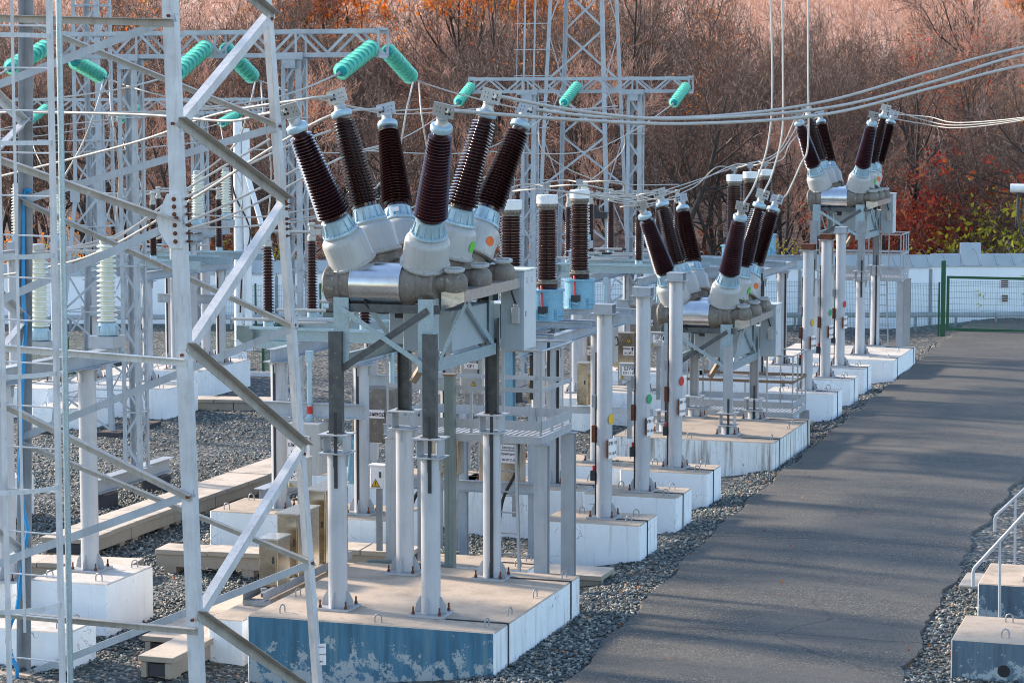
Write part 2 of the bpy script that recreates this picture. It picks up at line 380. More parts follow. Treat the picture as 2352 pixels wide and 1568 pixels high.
def warning(parent, s, loc, rz=0):
    b = MB()
    b.plate([(-s/2, 0, -s*.43), (s/2, 0, -s*.43), (0, 0, s*.43)], (0, -1, 0), .003)
    w = b.build('warning_triangle', 'sign_ink', parent, False); w.location = loc; w.rotation_euler.z = rz
    k = .78; b = MB().plate([(-s/2*k, -.0035, -s*.43*k-.0*s), (s/2*k, -.0035, -s*.43*k), (0, -.0035, s*.43*k*.92)], (0, -1, 0), .002)
    b.build('yellow_field', 'yellow_paint', w, False)
    zz = [(.02, .22), (-.10, -.02), (-.01, -.02), (-.06, -.26), (.10, .04), (.01, .04), (.07, .22)]
    MB().plate([(a*s, -.006, c*s-.05*s) for a, c in zz], (0, -1, 0), .001).build('lightning_bolt', 'sign_ink', w, False)
    return w
def dot(parent, mat, r, loc, nrm):
    nrm = Vector(nrm).normalized(); return MB().cyl(loc, Vector(loc)+nrm*.004, r, 20).build('phase_dot', mat, parent)
def smooth_path(pts, k=8):
    P = [Vector(p) for p in pts]; out = []
    for i in range(len(P)-1):
        a, b, c, d = P[max(i-1, 0)], P[i], P[i+1], P[min(i+2, len(P)-1)]
        for j in range(k):
            t = j/k; out.append(.5*((2*b)+(c-a)*t+(2*a-5*b+4*c-d)*t*t+(3*b-a-3*c+d)*t**3))
    out.append(P[-1]); return out
def shed_profile(z0, z1, r0, r1, n, flare, alt=0):
    """ribbed insulator body: core radius r0->r1, n rain sheds"""
    pr = [(r0*.96, z0)]; st = (z1-z0)/n
    for i in range(n):
        t = (i+.5)/n; r = r0+(r1-r0)*t; R_ = r*flare*(1-(alt if i % 2 else 0)); z = z0+i*st
        pr += [(r, z+st*.12), (R_*.985, z+st*.36), (R_, z+st*.46), (R_*.98, z+st*.56), (r*1.12, z+st*.84), (r, z+st*.93)]
    pr.append((r1*.96, z1)); return pr
def quads_mesh(name, V, Fq, mat):
    me = bpy.data.meshes.new(name); nf = len(Fq)
    me.vertices.add(len(V)); me.vertices.foreach_set('co', np.ascontiguousarray(V, dtype=np.float32).ravel())
    me.loops.add(nf*4); me.loops.foreach_set('vertex_index', np.ascontiguousarray(Fq, dtype=np.int32).ravel())
    me.polygons.add(nf); me.polygons.foreach_set('loop_start', np.arange(0, nf*4, 4, dtype=np.int32)); me.polygons.foreach_set('loop_total', np.full(nf, 4, dtype=np.int32))
    me.update(calc_edges=True); me.materials.append(MATS[mat]); return me
# ================================================================ SETTING
def gz(u):
    return float(np.interp(u, [-200, -25, -21, -16.6, -14.6, -13.6, -12.8, -11, -9.7, -4, 10, 200], [.2, .2, .15, .18, .04, .0, .05, .24, .43, .45, .5, .5]))
us = [-1500, -400, -120, -60, -40, -30]+[-25+.5*i for i in range(52)]+[1, 4, 10, 30, 120, 400, 1500]
vs_ = [-60, 0]+[10+2.5*i for i in range(34)]+[110, 200, 1500]
b = MB(); nu = len(us)
for v in vs_:
    for u in us: b.v.append((u, v, gz(u)+(.03*math.sin(u*1.3+v*.7)*math.sin(v*.9-u*.4) if -25 < u < -10 and 20 < v < 90 else 0)))
b.f = [(j*nu+i, j*nu+i+1, (j+1)*nu+i+1, (j+1)*nu+i) for j in range(len(vs_)-1) for i in range(nu-1)]
structure(b.build('gravel_ground', 'gravel'))
# asphalt road with a ragged edge, a slab standing a little proud of the gravel
L = [(-8.5, 14), (-8.75, 26), (-8.85, 30), (-9.15, 35), (-9.5, 41), (-9.75, 50), (-9.95, 61), (-10.15, 72), (-10.25, 81), (-10.3, 87.5)]
R_ = [(-4.2, 14), (-4.35, 28), (-4.5, 31.5), (-4.72, 36), (-4.66, 38.5), (-4.9, 42), (-4.72, 50), (-4.75, 70), (-4.75, 87.5)]
b = MB(); rows = []
for i in range(296):
    v = 14+i*.25
    lu = float(np.interp(v, [q[1] for q in L], [q[0] for q in L]))+random.gauss(0, .018)+.05*math.sin(v*1.9)
    ru = float(np.interp(v, [q[1] for q in R_], [q[0] for q in R_]))+random.gauss(0, .025)+.06*math.sin(v*2.3+1)
    b.v += [(lu-.05, v, .40), (lu, v, .475), (lu+1.5, v, .50), ((lu+ru)/2, v, .515), (ru-1.3, v, .505), (ru, v, .49), (ru+.04, v, .40)]
b.f = [(j*7+i, j*7+i+1, (j+1)*7+i+1, (j+1)*7+i) for j in range(295) for i in range(6)]
structure(b.build('access_road', 'asphalt'))
# wooded hill behind the wall, built in camera-depth rows
def hill_z(s, d):
    return float(np.interp(d, [92, 100, 130, 180, 260, 380, 520, 700, 1000, 1600], [0, .35, 1.6, 4.5, 11, 24, 42, 66, 105, 150])) + max(0, d-140)*.004*(math.sin(s*.03+1)+.6*math.sin(s*.071+d*.02))
HB = Vector((math.cos(TH), math.sin(TH), 0)); HF = Vector((-math.sin(TH), math.cos(TH), 0))
def hill_pt(s, d): p = HB*s+HF*d; return Vector((p.x, p.y, hill_z(s, d)))
b = MB(); S_ = [-900, -500]+[-300+12*i for i in range(51)]+[500, 900]; D_ = [92, 95, 100, 108, 118, 130, 145, 160, 180, 205, 230, 260, 300, 340, 380, 440, 500, 580, 680, 800, 1000, 1300, 1600]
for d in D_:
    for s in S_: b.v.append(hill_pt(s, d))
n = len(S_); b.f = [(j*n+i, j*n+i+1, (j+1)*n+i+1, (j+1)*n+i) for j in range(len(D_)-1) for i in range(n-1)]
structure(b.build('wooded_hill', 'leaf_litter'))

# ================================================================ CONCRETE BLOCKS
def hook_mesh():
    b = MB(); pts = [(-.05, 0, -.02), (-.05, 0, .07), (-.035, 0, .105), (0, 0, .12), (.035, 0, .105), (.05, 0, .07), (.05, 0, -.02)]
    return b.tube(pts, .011, 6).mesh('lifting_hook', 'grey_steel')
HOOK = hook_mesh()
def block(label, u0, u1, v0, v1, top=1.0, bot=-.25, mat='concrete_white', hooks=(), strap=None, group='concrete footings of the equipment', name='concrete_footing', cat='concrete block'):
    cx, cy = (u0+u1)/2, (v0+v1)/2
    b = MB().lohi((u0-cx, v0-cy, bot-top), (u1-cx, v1-cy, 0))
    o = b.build(name, mat, None, False, .018); o.location = (cx, cy, top)
    tag(o, label, cat, group)
    for hx, hy, r in hooks:
        h = link('lifting_hook', HOOK, o, (hx-cx, hy-cy, 0)); h.rotation_euler.z = r
    if strap:                                    # earthing strip: along the top from a column, then down the side by the road
        for (sx, sy) in strap:
            b = MB().lohi((sx-cx, sy-cy-.02, .002), (u1-cx+.006, sy-cy+.02, .014)); b.lohi((u1-cx+.002, sy-cy-.022, bot-top+.3), (u1-cx+.012, sy-cy+.022, .008))
            b.build('earthing_strip', 'strap_dark', o, False)
    return o
# the three breaker plinths
P2 = PI/2
block('big plinth with flaking blue front, nearest the camera, carrying the front breaker', -13.72, -9.97, 29.85, 34.05, 1.0, -.3, 'concrete_blue',
      [(-13.3, 30.15, 1.2), (-11.75, 29.98, .1), (-10.2, 30.2, 1.3), (-11.0, 33.3, .2), (-10.15, 33.8, 1.2), (-10.15, 32.3, 1.3), (-10.12, 31.0, 1.3), (-13.55, 31.3, 1.2)],
      [(-10.9, 30.45), (-10.95, 33.55)], 'breaker plinths', 'breaker_plinth', 'plinth')
block('big whitewashed plinth with rain-streaked sides under the middle breaker', -13.72, -10.05, 49.45, 53.65, 1.0, -.3, 'concrete_stained',
      [(-12.0, 49.6, .1), (-10.2, 49.9, 1.3), (-10.2, 51.8, 1.3), (-13.5, 49.8, 1.2), (-10.25, 52.6, 1.3)], [(-10.9, 50.0), (-10.95, 53.3)], 'breaker plinths', 'breaker_plinth', 'plinth')
block('big white plinth farthest up the road, under the rear breaker', -13.9, -10.15, 67.4, 71.6, 1.0, -.3, 'concrete_clean',
      [(-12.2, 67.6, .1), (-10.4, 67.8, 1.3), (-10.4, 69.8, 1.3)], [(-11, 68.0), (-11, 71.2)], 'breaker plinths', 'breaker_plinth', 'plinth')
# ================================================================ PIPE COLUMN PIECES (shared by many things)
def column_base(b, x, y, z, r=.14):
    b.box((x, y, z+.02), (.52, .52, .035))
    for a in range(4):
        c, s = math.cos(a*P2), math.sin(a*P2)
        pts = [(x+c*r, y+s*r, z+.04), (x+c*(r+.11), y+s*(r+.11), z+.04), (x+c*(r+.085), y+s*(r+.085), z+.16), (x+c*(r+.02), y+s*(r+.02), z+.27), (x+c*r, y+s*r, z+.27)]
        b.plate([(p[0]+s*.006, p[1]-c*.006, p[2]) for p in pts], (-s, c, 0), .012)
def column_head(b, x, y, z, r=.14, w=.42):
    b.box((x, y, z), (w, w, .018))
    for a in range(4):
        c, s = math.cos(a*P2), math.sin(a*P2)
        pts = [(x+c*r, y+s*r, z-.012), (x+c*(w/2-.01), y+s*(w/2-.01), z-.012), (x+c*(w/2-.03), y+s*(w/2-.03), z-.06), (x+c*(r+.03), y+s*(r+.03), z-.2), (x+c*r, y+s*r, z-.2)]
        b.plate([(p[0]+s*.006, p[1]-c*.006, p[2]) for p in pts], (-s, c, 0), .012)
def anchor_bolts(par, x, y, z):
    for sx in (-1, 1):
        for sy in (-1, 1):
            b = MB(); b.cyl((x+sx*.2, y+sy*.2, z+.04), (x+sx*.2, y+sy*.2, z+.15), .014, 6); b.cyl((x+sx*.2, y+sy*.2, z+.04), (x+sx*.2, y+sy*.2, z+.075), .026, 6); b.build('anchor_bolt', 'rust', par)
def pipe_column(parent, x, y, z0, z1, name='support_column', r=.14, base=True, head=True, strap=None):
    c = MB().tube([(x, y, z0+.03), (x, y, z1)], r, 24).build(name, 'pole_paint', parent)
    b = MB()
    if base: column_base(b, x, y, z0, r)
    if b.v: b.build('base_plate', 'steel_paint', c, False)
    if base: anchor_bolts(c, x, y, z0)
    if head: b = MB(); column_head(b, x, y, z1, r); b.build('head_plate', 'steel_paint', c, False)
    if strap:
        b = MB().lohi((x+strap[0]-.025, y+strap[1]-.006, z0+.03), (x+strap[0]+.025, y+strap[1]+.006, z1-.05)); b.build('earthing_strip', 'strap_dark', c, False)
    return c
# ================================================================ CIRCUIT BREAKER
BUSH = {}
def bushing_meshes():
    b = MB().lathe([(.30, -.04), (.355, -.03), (.365, -.012), (.365, .012), (.345, .02), (.335, .06), (.33, .34), (.315, .385), (.28, .425), (.25, .44), (.25, .46)], 40)
    for k in range(10):
        t = 2*PI*k/10; b.cyl((.35*math.cos(t), .35*math.sin(t), .0), (.35*math.cos(t), .35*math.sin(t), .035), .013, 6)
    BUSH['neck'] = MB().lathe([(.25, -.34), (.26, -.06), (.30, -.05), (.30, -.035)], 28).mesh('bushing_neck', 'cast_grey')
    BUSH['bowl'] = b.mesh('bushing_bowl', 'bowl_paint')
    b = MB().lathe([(.24, .455), (.265, .46), (.272, .475), (.265, .50), (.225, .51), (.205, .66), (.21, .685), (.19, .70), (.17, .70)], 36)
    for k in range(12):
        t = 2*PI*k/12; c, s = math.cos(t), math.sin(t)
        pts = [(c*.205, s*.205, .50), (c*.262, s*.262, .50), (c*.24, s*.24, .56), (c*.215, s*.215, .67), (c*.2, s*.2, .67)]
        b.plate([(p[0]+s*.005, p[1]-c*.005, p[2]) for p in pts], (-s, c, 0), .010)
    for k in range(12):
        t = 2*PI*(k+.5)/12; c, s = math.cos(t), math.sin(t); b.cyl((c*.25, s*.25, .49), (c*.25, s*.25, .525), .012, 6)
    BUSH['flange'] = b.mesh('bushing_flange', 'flange_paint')
    pr = [(.168, .685), (.172, .75)]+shed_profile(.75, 2.02, .152, .104, 27, 1.62)+[(.11, 2.04), (.108, 2.10)]
    BUSH['porcelain'] = MB().lathe(pr, 32).mesh('bushing', 'brown_porcelain')
    BUSH['cap'] = MB().lathe([(.10, 2.07), (.148, 2.085), (.158, 2.10), (.158, 2.155), (.148, 2.175), (.12, 2.185), (.10, 2.19)], 28).mesh('cap_ring', 'flange_paint')
    b = MB().lathe([(.095, 2.185), (.10, 2.195), (.085, 2.215), (.08, 2.27), (.09, 2.285), (.0905, 2.30)], 24)
    b.box((0, 0, 2.40), (.30, .022, .205)).box((0, 0, 2.30), (.16, .07, .03))
    BUSH['terminal'] = b.mesh('terminal_plate', 'terminal_metal')
    BUSH['tbolt'] = MB().cyl((0, -.02, 0), (0, .02, 0), .019, 8).mesh('terminal_bolt', 'strap_dark'); BUSH['hole'] = MB().cyl((0, -.0125, 0), (0, .0125, 0), .009, 8).mesh('bolt_hole', 'strap_dark')
bushing_meshes()
def frame_matrix(p0, p1, side):
    z = (Vector(p1)-Vector(p0)).normalized(); x = Vector(side); x = (x-z*x.dot(z)).normalized(); y = z.cross(x)
    M = Matrix((x, y, z)).transposed().to_4x4(); M.translation = Vector(p0); return M
TERM = {}                                          # world positions of the terminals, for the wires
def make_breaker(label, u, v, zt, post_mat, key, grp='dead tank circuit breakers', tray='tray_metal'):
    t = thing('circuit_breaker', label, 'circuit breaker', (u, v, 1.0), grp)
    zp = zt-2.43
    for sx in (-.72, .72):
        for sy, sg in ((-1.37, 1), (1.40, -1)):
            c = MB().tube([(sx, sy, .03), (sx, sy, zp)], .14, 24).build('support_column', 'pole_paint', t)
            b = MB(); column_base(b, sx, sy, 0); b.build('base_plate', 'steel_paint', c, False)
            anchor_bolts(c, sx, sy, 0)
            b = MB(); column_head(b, sx, sy, zp) if zp > .5 else b.box((sx, sy, zp), (.42, .42, .018))
            b.box((sx-.155, sy, zp+.135), (.012, .30, .25)).box((sx+.155, sy, zp+.135), (.012, .30, .25)).box((sx, sy, zp+.27), (.44, .42, .018))
            b.build('head_bracket', 'steel_paint', c, False)
            if sx > 0 or sy < 0:
                b = MB().lohi((sx+.02, sy-.165, .04 if sx > 0 and sy > 0 else zp-.5), (sx+.07, sy-.150, zp+.6)); b.build('earthing_strip', 'strap_dark', c, False)
            # lower post: dark channel; upper leg: galvanised angle
            b = MB().box((sx, sy-.02*sg, zp+.285), (.24, .16, .014)).channel((sx, sy-.055*sg, zp+.28), (sx, sy-.055*sg, zt-.67), .10, .20, .011, (0, sg, 0), (1, 0, 0)); b.build('lower_post', post_mat, t, False)
            s = 1 if sx < 0 else -1
            b = MB().angle((sx-.045*s, sy-.04*sg+.056*sg, zt-1.23), (sx-.045*s, sy-.04*sg+.056*sg, zt-.18), .235, .014, (s, 0, 0), (0, sg, 0)); b.build('upper_leg', 'galvanised', t, False)
    # bracing of the frame
    yf = -1.40; yb = 1.42
    b = MB(); w = .075
    b.angle((-.66, yf-.02, zt-.36), (.66, yf-.02, zt-1.18), w, .009, (0, 1, 0), (.5, 0, 1))
    b.build('front_brace', 'galvanised', t, False)
    b = MB().angle((.66, yf+.03, zt-.30), (-.70, yf+.03, zt-1.20), w+.02, .009, (0, 1, 0), (.5, 0, -1)); b.build('front_brace', 'galvanised_dark', t, False)
    b = MB().angle((-.66, yb, zt-.36), (.66, yb, zt-1.18), w, .009, (0, -1, 0), (.5, 0, 1)).angle((.66, yb-.03, zt-.30), (-.66, yb-.03, zt-1.20), w, .009, (0, -1, 0), (.5, 0, -1)); b.build('rear_brace', 'galvanised_dark', t, False)
    for sx in (-.72, .72):
        b = MB(); xx = sx+(.10 if sx > 0 else -.10)
        b.channel((xx, -1.3, zt-1.13), (xx, 1.3, zt-1.13), .06, .17, .010, (1 if sx < 0 else -1, 0, 0), (0, 0, 1)); b.build('side_beam', 'galvanised', t, False)
        b = MB().bar((xx, -1.25, zt-1.05), (xx, -.1, zt-.33), .095, .010, (1, 0, 0)).bar((xx-.012, .0, zt-.33), (xx-.012, 1.2, zt-1.05), .095, .010, (1, 0, 0)); b.build('side_brace', 'galvanised', t, False)
    b = MB()
    for y in (-1.32, 1.32): b.channel((-.85, y, zt-.33), (.85, y, zt-.33), .07, .12, .01, (0, 1 if y < 0 else -1, 0), (0, 0, 1))
    for x in (-.62, .42): b.channel((x, -1.3, zt-.335), (x, 1.3, zt-.335), .08, .11, .01, (1, 0, 0), (0, 0, 1))
    b.build('top_frame', 'galvanised_dark', t, False)
    b = MB().lohi((-.05, -.42, zt-1.02), (.72, 1.28, zt-.42)); b.lohi((-.35, -.2, zt-.95), (-.06, .8, zt-.5)); b.lohi((.50, 1.44, zt-1.0), (.83, 1.95, zt-.45))
    h = b.build('mechanism_housing', 'cabinet_paint', t, False, .008)
    MB().lohi((-.2, -.36, zt-.55), (.35, -.2, zt-.36)).lohi((.1, -.5, zt-.42), (.3, -.43, zt-.36)).build('drive_linkage', 'strap_dark', h, False)
    b = MB().bar((.30, -.1, zt-1.02), (.05, -.3, zt-1.5), .11, .09); b.build('cable_sleeve', 'brown_steel', h, False)
    # control cabinet: grey body, brighter light on the road side painted as white sheet
    c = MB().lohi((.84, 1.45, zt-1.16), (1.205, 2.05, zt+.05)).build('control_cabinet', 'cabinet_paint', t, False, .008)
    MB().lohi((.82, 1.43, zt+.052), (1.24, 2.07, zt+.075)).build('roof_sheet', 'door_white', c, False); MB().lohi((1.207, 1.455, zt-1.155), (1.223, 2.045, zt+.045)).build('cabinet_door', 'door_white', c, False, .004)
    b = MB().lohi((1.04, 1.375, zt-.75), (1.16, 1.445, zt-.50)).lohi((1.065, 1.385, zt-.498), (1.135, 1.445, zt-.45)); b.build('junction_box', 'bowl_paint', c, False, .006)
    b = MB().tube(smooth_path([(1.10, 1.41, zt-.455), (1.07, 1.38, zt-.34), (1.04, 1.38, zt-.24), (1.08, 1.44, zt-.18)]), .017, 8); b.build('cable', 'black_rubber', c)
    b = MB()
    for yy in (1.58, 1.82):
        for k in range(5): b.box((1.225, yy, zt-.06-.02*k), (.004, .06, .008))
    b.box((1.228, 1.52, zt-.6), (.012, .02, .08)); b.build('vent_louvre', 'grey_steel', c, False)
    # sheet tray below the drive pots
    b = MB().plate([(.80, -1.12, zt-.36), (1.16, -1.12, zt-.22), (1.16, -1.12, zt-.07), (.80, -1.12, zt-.07)], (0, 1, 0), .006)
    b.plate([(1.16, -1.12, zt-.225), (1.16, 1.44, zt-.20), (1.16, 1.44, zt-.05), (1.16, -1.12, zt-.07)], (-1, 0, 0), .006)
    b.plate([(.80, -1.113, zt-.09), (1.153, -1.113, zt-.09), (1.153, 1.44, zt-.06), (.80, 1.44, zt-.06)], (0, 0, 1), .006)
    b.build('cover_tray', tray, t, False)
    for k, (y, dy) in enumerate(((-1.10, -.78), (0.0, 0.02), (1.10, .80))):
        M = Matrix.Translation((-.12, y, zt)) @ Matrix.Rotation(P2, 4, 'Y')
        pr = [(.10, -.86), (.20, -.855), (.215, -.82), (.265, -.81), (.275, -.80), (.275, -.745), (.268, -.735), (.268, -.64), (.282, -.63), (.282, -.57), (.268, -.56), (.28, -.5), (.292, -.45), (.292, .48), (.27, .53), (.262, .60), (.275, .61), (.275, .65), (.235, .68), (.225, .80), (.24, .81), (.24, .86), (.12, .87)]
        b = MB().lathe(pr, 40, M)
        for q in range(8):
            a = 2*PI*q/8+.2; p = Vector((.27*math.cos(a), .27*math.sin(a), 0)); b.box(M @ (p+Vector((0, 0, -.70))), (.14, .05, .05))
        b.tube([(-.12+.8, y, zt+.02), (1.0, y, zt+.06)], .13, 16)
        b.lathe([(.12, -.17), (.165, -.15), (.18, -.10), (.18, .0), (.15, .06), (.115, .09), (.115, .12)], 24, Matrix.Translation((1.0, y, zt+.09)) @ Matrix.Rotation(.12, 4, 'X'))
        tk = b.build('tank', 'cast_grey', t)
        b = MB().lathe([(.115, .115), (.145, .12), (.15, .135), (.15, .155), (.14, .165)], 24, Matrix.Translation((1.0, y, zt+.09)) @ Matrix.Rotation(.12, 4, 'X'))
        b.box((1.0, y-.02, zt+.265), (.20, .03, .02)); b.build('pot_lid', 'bowl_paint', tk)
        b = MB(); R0, R1 = .318, .312; seg = 40
        vs = [Vector((xx, r*math.sin(a), -r*math.cos(a))) for xx in (-.375, .375) for r in (R0, R1) for a in [2*PI*i/seg for i in range(seg)]]
        b.raw([q+Vector((-.12, y, zt)) for q in vs], [(i, (i+1) % seg, 2*seg+(i+1) % seg, 2*seg+i) for i in range(seg)]+[(seg+(i+1) % seg, seg+i, 3*seg+i, 3*seg+(i+1) % seg) for i in range(seg)]+[((i+1) % seg, i, seg+i, seg+(i+1) % seg) for i in range(seg)]+[(2*seg+i, 2*seg+(i+1) % seg, 3*seg+(i+1) % seg, 3*seg+i) for i in range(seg)])
        for xx in (-.375, .375): b.lathe([(.312, -.012), (.328, -.01), (.328, .01), (.312, .012)], 40, Matrix.Translation((-.12+xx, y, zt)) @ Matrix.Rotation(P2, 4, 'Y'))
        b.box((-.12, y-.02, zt-.335), (.76, .06, .012)); b.build('steel_wrap', 'steel_wrap', tk)
        b = MB().tube(smooth_path([(-.3, y-.25, zt-.22), (-.2, y-.2, zt-.36), (0, y-.16, zt-.40), (.2, y-.2, zt-.33), (.42, y-.18, zt-.27)]), .014, 7); b.build('cable', 'black_rubber', tk)
        for s in (-1, 1):
            p0 = Vector((-.04+s*.56, y-dy*.10, zt+.32+(.07 if k == 1 else .02*k))); p1 = Vector((-.04+s*1.16, y+dy, zt+2.52)); ax = (p1-p0).normalized()
            bu = link('bushing', BUSH['porcelain'], t, M=frame_matrix(p0, p0+ax, (1, 0, 0)))
            for n_, q in (('bushing_neck', 'neck'), ('bushing_bowl', 'bowl'), ('bushing_flange', 'flange'), ('cap_ring', 'cap'), ('terminal_plate', 'terminal')): link(n_, BUSH[q], bu)
            for dx in (-.095, -.045, .045, .095):
                for dz in (-.032, .032): link('terminal_bolt' if dx*s > 0 else 'bolt_hole', BUSH['tbolt' if dx*s > 0 else 'hole'], bu, (dx, 0, 2.40+dz))
            TERM[(key, k, s)] = Vector((u, v, 1.0))+p0+ax*2.40
            if s > 0 and k > 0:
                d_ = MB().cyl((.335, 0, .2), (.331, 0, .2), .075 if k > 1 else .09, 20); q = d_.build('phase_dot', 'dot_lime' if k == 1 else 'dot_orange', bu); q.rotation_euler.z = -.5 if k == 2 else -.1
            if s < 0 and k == 2:
                q = MB().box((0, -.232, .60), (.11, .004, .075)).build('data_label', 'sign_white', bu, False); q.rotation_euler.z = .15; q.rotation_euler.x = -.0
    return t
make_breaker('front circuit breaker with maroon bushings in a V over dark posts, beside the lattice pylon', -11.93, 32.05, 4.72, 'galvanised_dark', 'A')
make_breaker('middle circuit breaker on short white posts, standing low on its streaked plinth', -12.02, 51.75, 2.66, 'steel_paint', 'B')
make_breaker('rear circuit breaker on tall columns, farthest up the road with its tray olive-stained', -12.13, 70.2, 4.66, 'grey_steel', 'C')
# ---------------------------------------------------------------- service platforms behind the breakers
def make_platform(label, u, v, zd, leg_z, mid_mat='steel_paint'):
    """u,v = front right corner; zd = underside of the deck frame"""
    W, D = 2.6, 1.65
    t = thing('service_platform', label, 'service platform', (u, v, 0), 'service platforms behind the breakers')
    b = MB(); z = zd+.06
    for y in (0, D): b.channel((-W, y, z), (0, y, z), .05, .12, .008, (0, 1 if y == 0 else -1, 0), (0, 0, 1))
    for x in (-W, 0): b.channel((x, 0.002, z), (x, D-.002, z), .05, .118, .008, (1 if x < 0 else -1, 0, 0), (0, 0, 1))
    b.build('deck_frame', 'steel_paint', t, False)
    b = MB(); n = 26
    for i in range(n): x = -W+.07+i*(W-.14)/(n-1); b.bar((x-.03, .05, zd+.125), (x+.03, D-.05, zd+.125), .05, .012)
    b.build('deck_grating', 'steel_paint', t, False)
    b = MB()
    for (a, c) in (((-W, -.006), (0, -.006)), ((.006, 0), (.006, D)), ((-W, D+.006), (0, D+.006)), ((-W-.006, 0), (-W-.006, D))): b.bar((*a, zd+.29), (*c, zd+.29), .006, .15)
    b.build('toe_board', 'steel_paint', t, False)
    b = MB(); H = 1.47
    for x, y in ((0, 0), (0, D), (0, D*.36), (0, D*.72), (-.62, 0), (-W, 0), (-W, D), (-W*.5, D), (-W*.78, 0), (-.62, D), (-W, D*.5), (-1.15, 0)): MB().angle((x, y, zd+.13), (x, y, zd+(H if not (y == 0 and x < -.7 and x > -W+.1) else .85)), .035, .005, (-1 if x > -W/2 else 1, 0, 0), (0, 1 if y < D/2 else -1, 0)).build('railing_post', 'steel_paint', t, False)
    b = MB().tube([(-.62, 0, zd+H), (0, 0, zd+H), (0, D, zd+H), (-.62, D, zd+H), (-W, D, zd+H), (-W, 0, zd+H)], .02, 8); b.build('handrail', 'steel_paint', t)
    b = MB()
    for (a, c) in (((-W, -.004), (0, -.004)), ((.004, 0), (.004, D)), ((-W, D+.004), (0, D+.004))): b.bar((*a, zd+.85), (*c, zd+.85), .006, .07)
    b.build('middle_rail', mid_mat, t, False)
    if leg_z is not None:
        for x, y in ((-.02, .08), (-.02, D-.1), (-W+.08, .08), (-W+.08, D-.1)):
            MB().ibeam((x, y, leg_z), (x, y, zd-.01), .22, .14, .010, (0, 1, 0)).box((x, y, zd-.006), (.26, .2, .01)).build('platform_leg', 'steel_paint', t, False)
        l = MB()
        for x in (-1.02, -.48): l.channel((x+.12, -.02, leg_z+.02), (x, .12, zd-.02), .04, .065, .006, (1, 0, 0), (0, 1, .1))
        ld = l.build('ladder', 'steel_paint', t, False)
        k = int((zd-leg_z)/.33)
        for i in range(1, k+1):
            f = i/(k+.4); zz = leg_z+(zd-leg_z)*f; dx = .12*(1-f); MB().cyl((-1.02+dx, -.02+.14*f, zz), (-.46+dx, -.02+.14*f, zz), .013, 8).build('rung', 'grey_steel', ld)
    return t
make_platform('railed steel platform on tall legs with ladder, behind the front breaker', -10.66, 34.25, 3.0, .25)
make_platform('low railed platform with rust-brown middle rail, behind the middle breaker', -10.5, 53.85, .98, .3, 'brown_steel')
make_platform('railed platform on tall legs, behind the rear breaker at the far end', -10.75, 72.4, 2.95, .3)
# ---------------------------------------------------------------- pipe columns left without their arresters, beside the road
def bare_column(label, u, v, ztop, dotm, lines, cap='steel_paint', k=0):
    t = thing('bare_support_column', label, 'steel column', (u, v, 1.0), 'bare pipe columns beside the road')
    h = ztop-1.0
    c = pipe_column(t, 0, 0, 0, h, 'pipe')
    b = MB().box((0, .13, h+.08), (.34, .012, .14)).box((0, -.13, h+.08), (.34, .012, .14)).box((0, 0, h+.155), (.34, .28, .012)).box((-.165, 0, h+.08), (.012, .25, .14)); b.build('top_box', cap, t, False)
    b = MB().lohi((-.165, -.03, .05), (-.150, .03, h-.7)); b.build('earthing_strip', 'strap_dark', t, False)
    MB().lohi((-.22, -.06, 1.98), (-.152, .06, 2.2)).build('cable_clamp', 'grey_steel', t, False); MB().lohi((-.24, -.07, .66), (-.152, .07, .84)).build('counter_box', 'strap_dark', t, False); MB().cyl((-.19, 0, .845), (-.19, 0, .93), .03, 10).build('counter_cap', 'red_paint', t)
    b = MB().lohi((-.21, -.10, 1.36), (-.145, .02, 1.66)); b.build('plate_bracket', 'rust', t, False)
    dot(t, dotm, .095, Vector((.136, -.035, 1.78)), (.97, -.25, 0))
    s = sign(t, lines, .26, .36, (.175, -.11, 1.27), 1.34, (.085, .07)); MB().lohi((-.12, .002, -.15), (-.04, .05, .15)).build('back_bracket', 'rust', s, False)
    return t
bare = [(-11.03, 39.2, 4.66, 'yellow_paint', ('ОПН 110', 'ТН-1 ф.А'), 'nearest bare pipe column beside the road, yellow phase dot and label plate'),
        (-11.13, 42.25, 4.74, 'dot_green', ('ОПН 110', 'ТН-1 ф.В'), 'bare pipe column beside the road with green phase dot, second of the near trio'),
        (-11.25, 45.3, 4.82, 'red_paint', ('ОПН 110', 'ТН-1 ф.С'), 'bare pipe column beside the road with red phase dot, in front of the middle breaker')]
for a in bare: bare_column(a[5], *a[:5])
far = [(-11.2, 59.3, 4.66, 'yellow_paint', ('ОПН 110', 'ТН-2 ф.А'), 'far bare pipe column with rusty cap and yellow dot, first of the far trio'),
       (-11.3, 62.45, 4.76, 'dot_green', ('ОПН 110', 'ТН-2 ф.В'), 'far bare pipe column with rusty cap and green dot, between two others'),
       (-11.42, 65.4, 4.82, 'red_paint', ('ОПН 110', 'ТН-2 ф.С'), 'far bare pipe column with grey cap and red dot, in front of the rear breaker')]
for i, a in enumerate(far): bare_column(a[5], *a[:5], cap='rust' if i < 2 else 'steel_paint')
for lst, nm in ((bare, 'near'), (far, 'far')):
    for i, a in enumerate(lst):
        u, v = a[0], a[1]
        block('whitewashed footing by the road under the %s %s column' % (nm, ('yellow-dotted', 'green-dotted', 'red-dotted')[i]), u-1.0, u+.82, v-.6, v+.62, 1.0, -.1, 'concrete_white' if nm == 'near' else 'concrete_clean',
              [(u-.6, v-.4, .3), (u+.55, v-.35, .2), (u+.5, v+.35, .2), (u-.5, v+.3, .2)], [(u+.2, v-.1)])
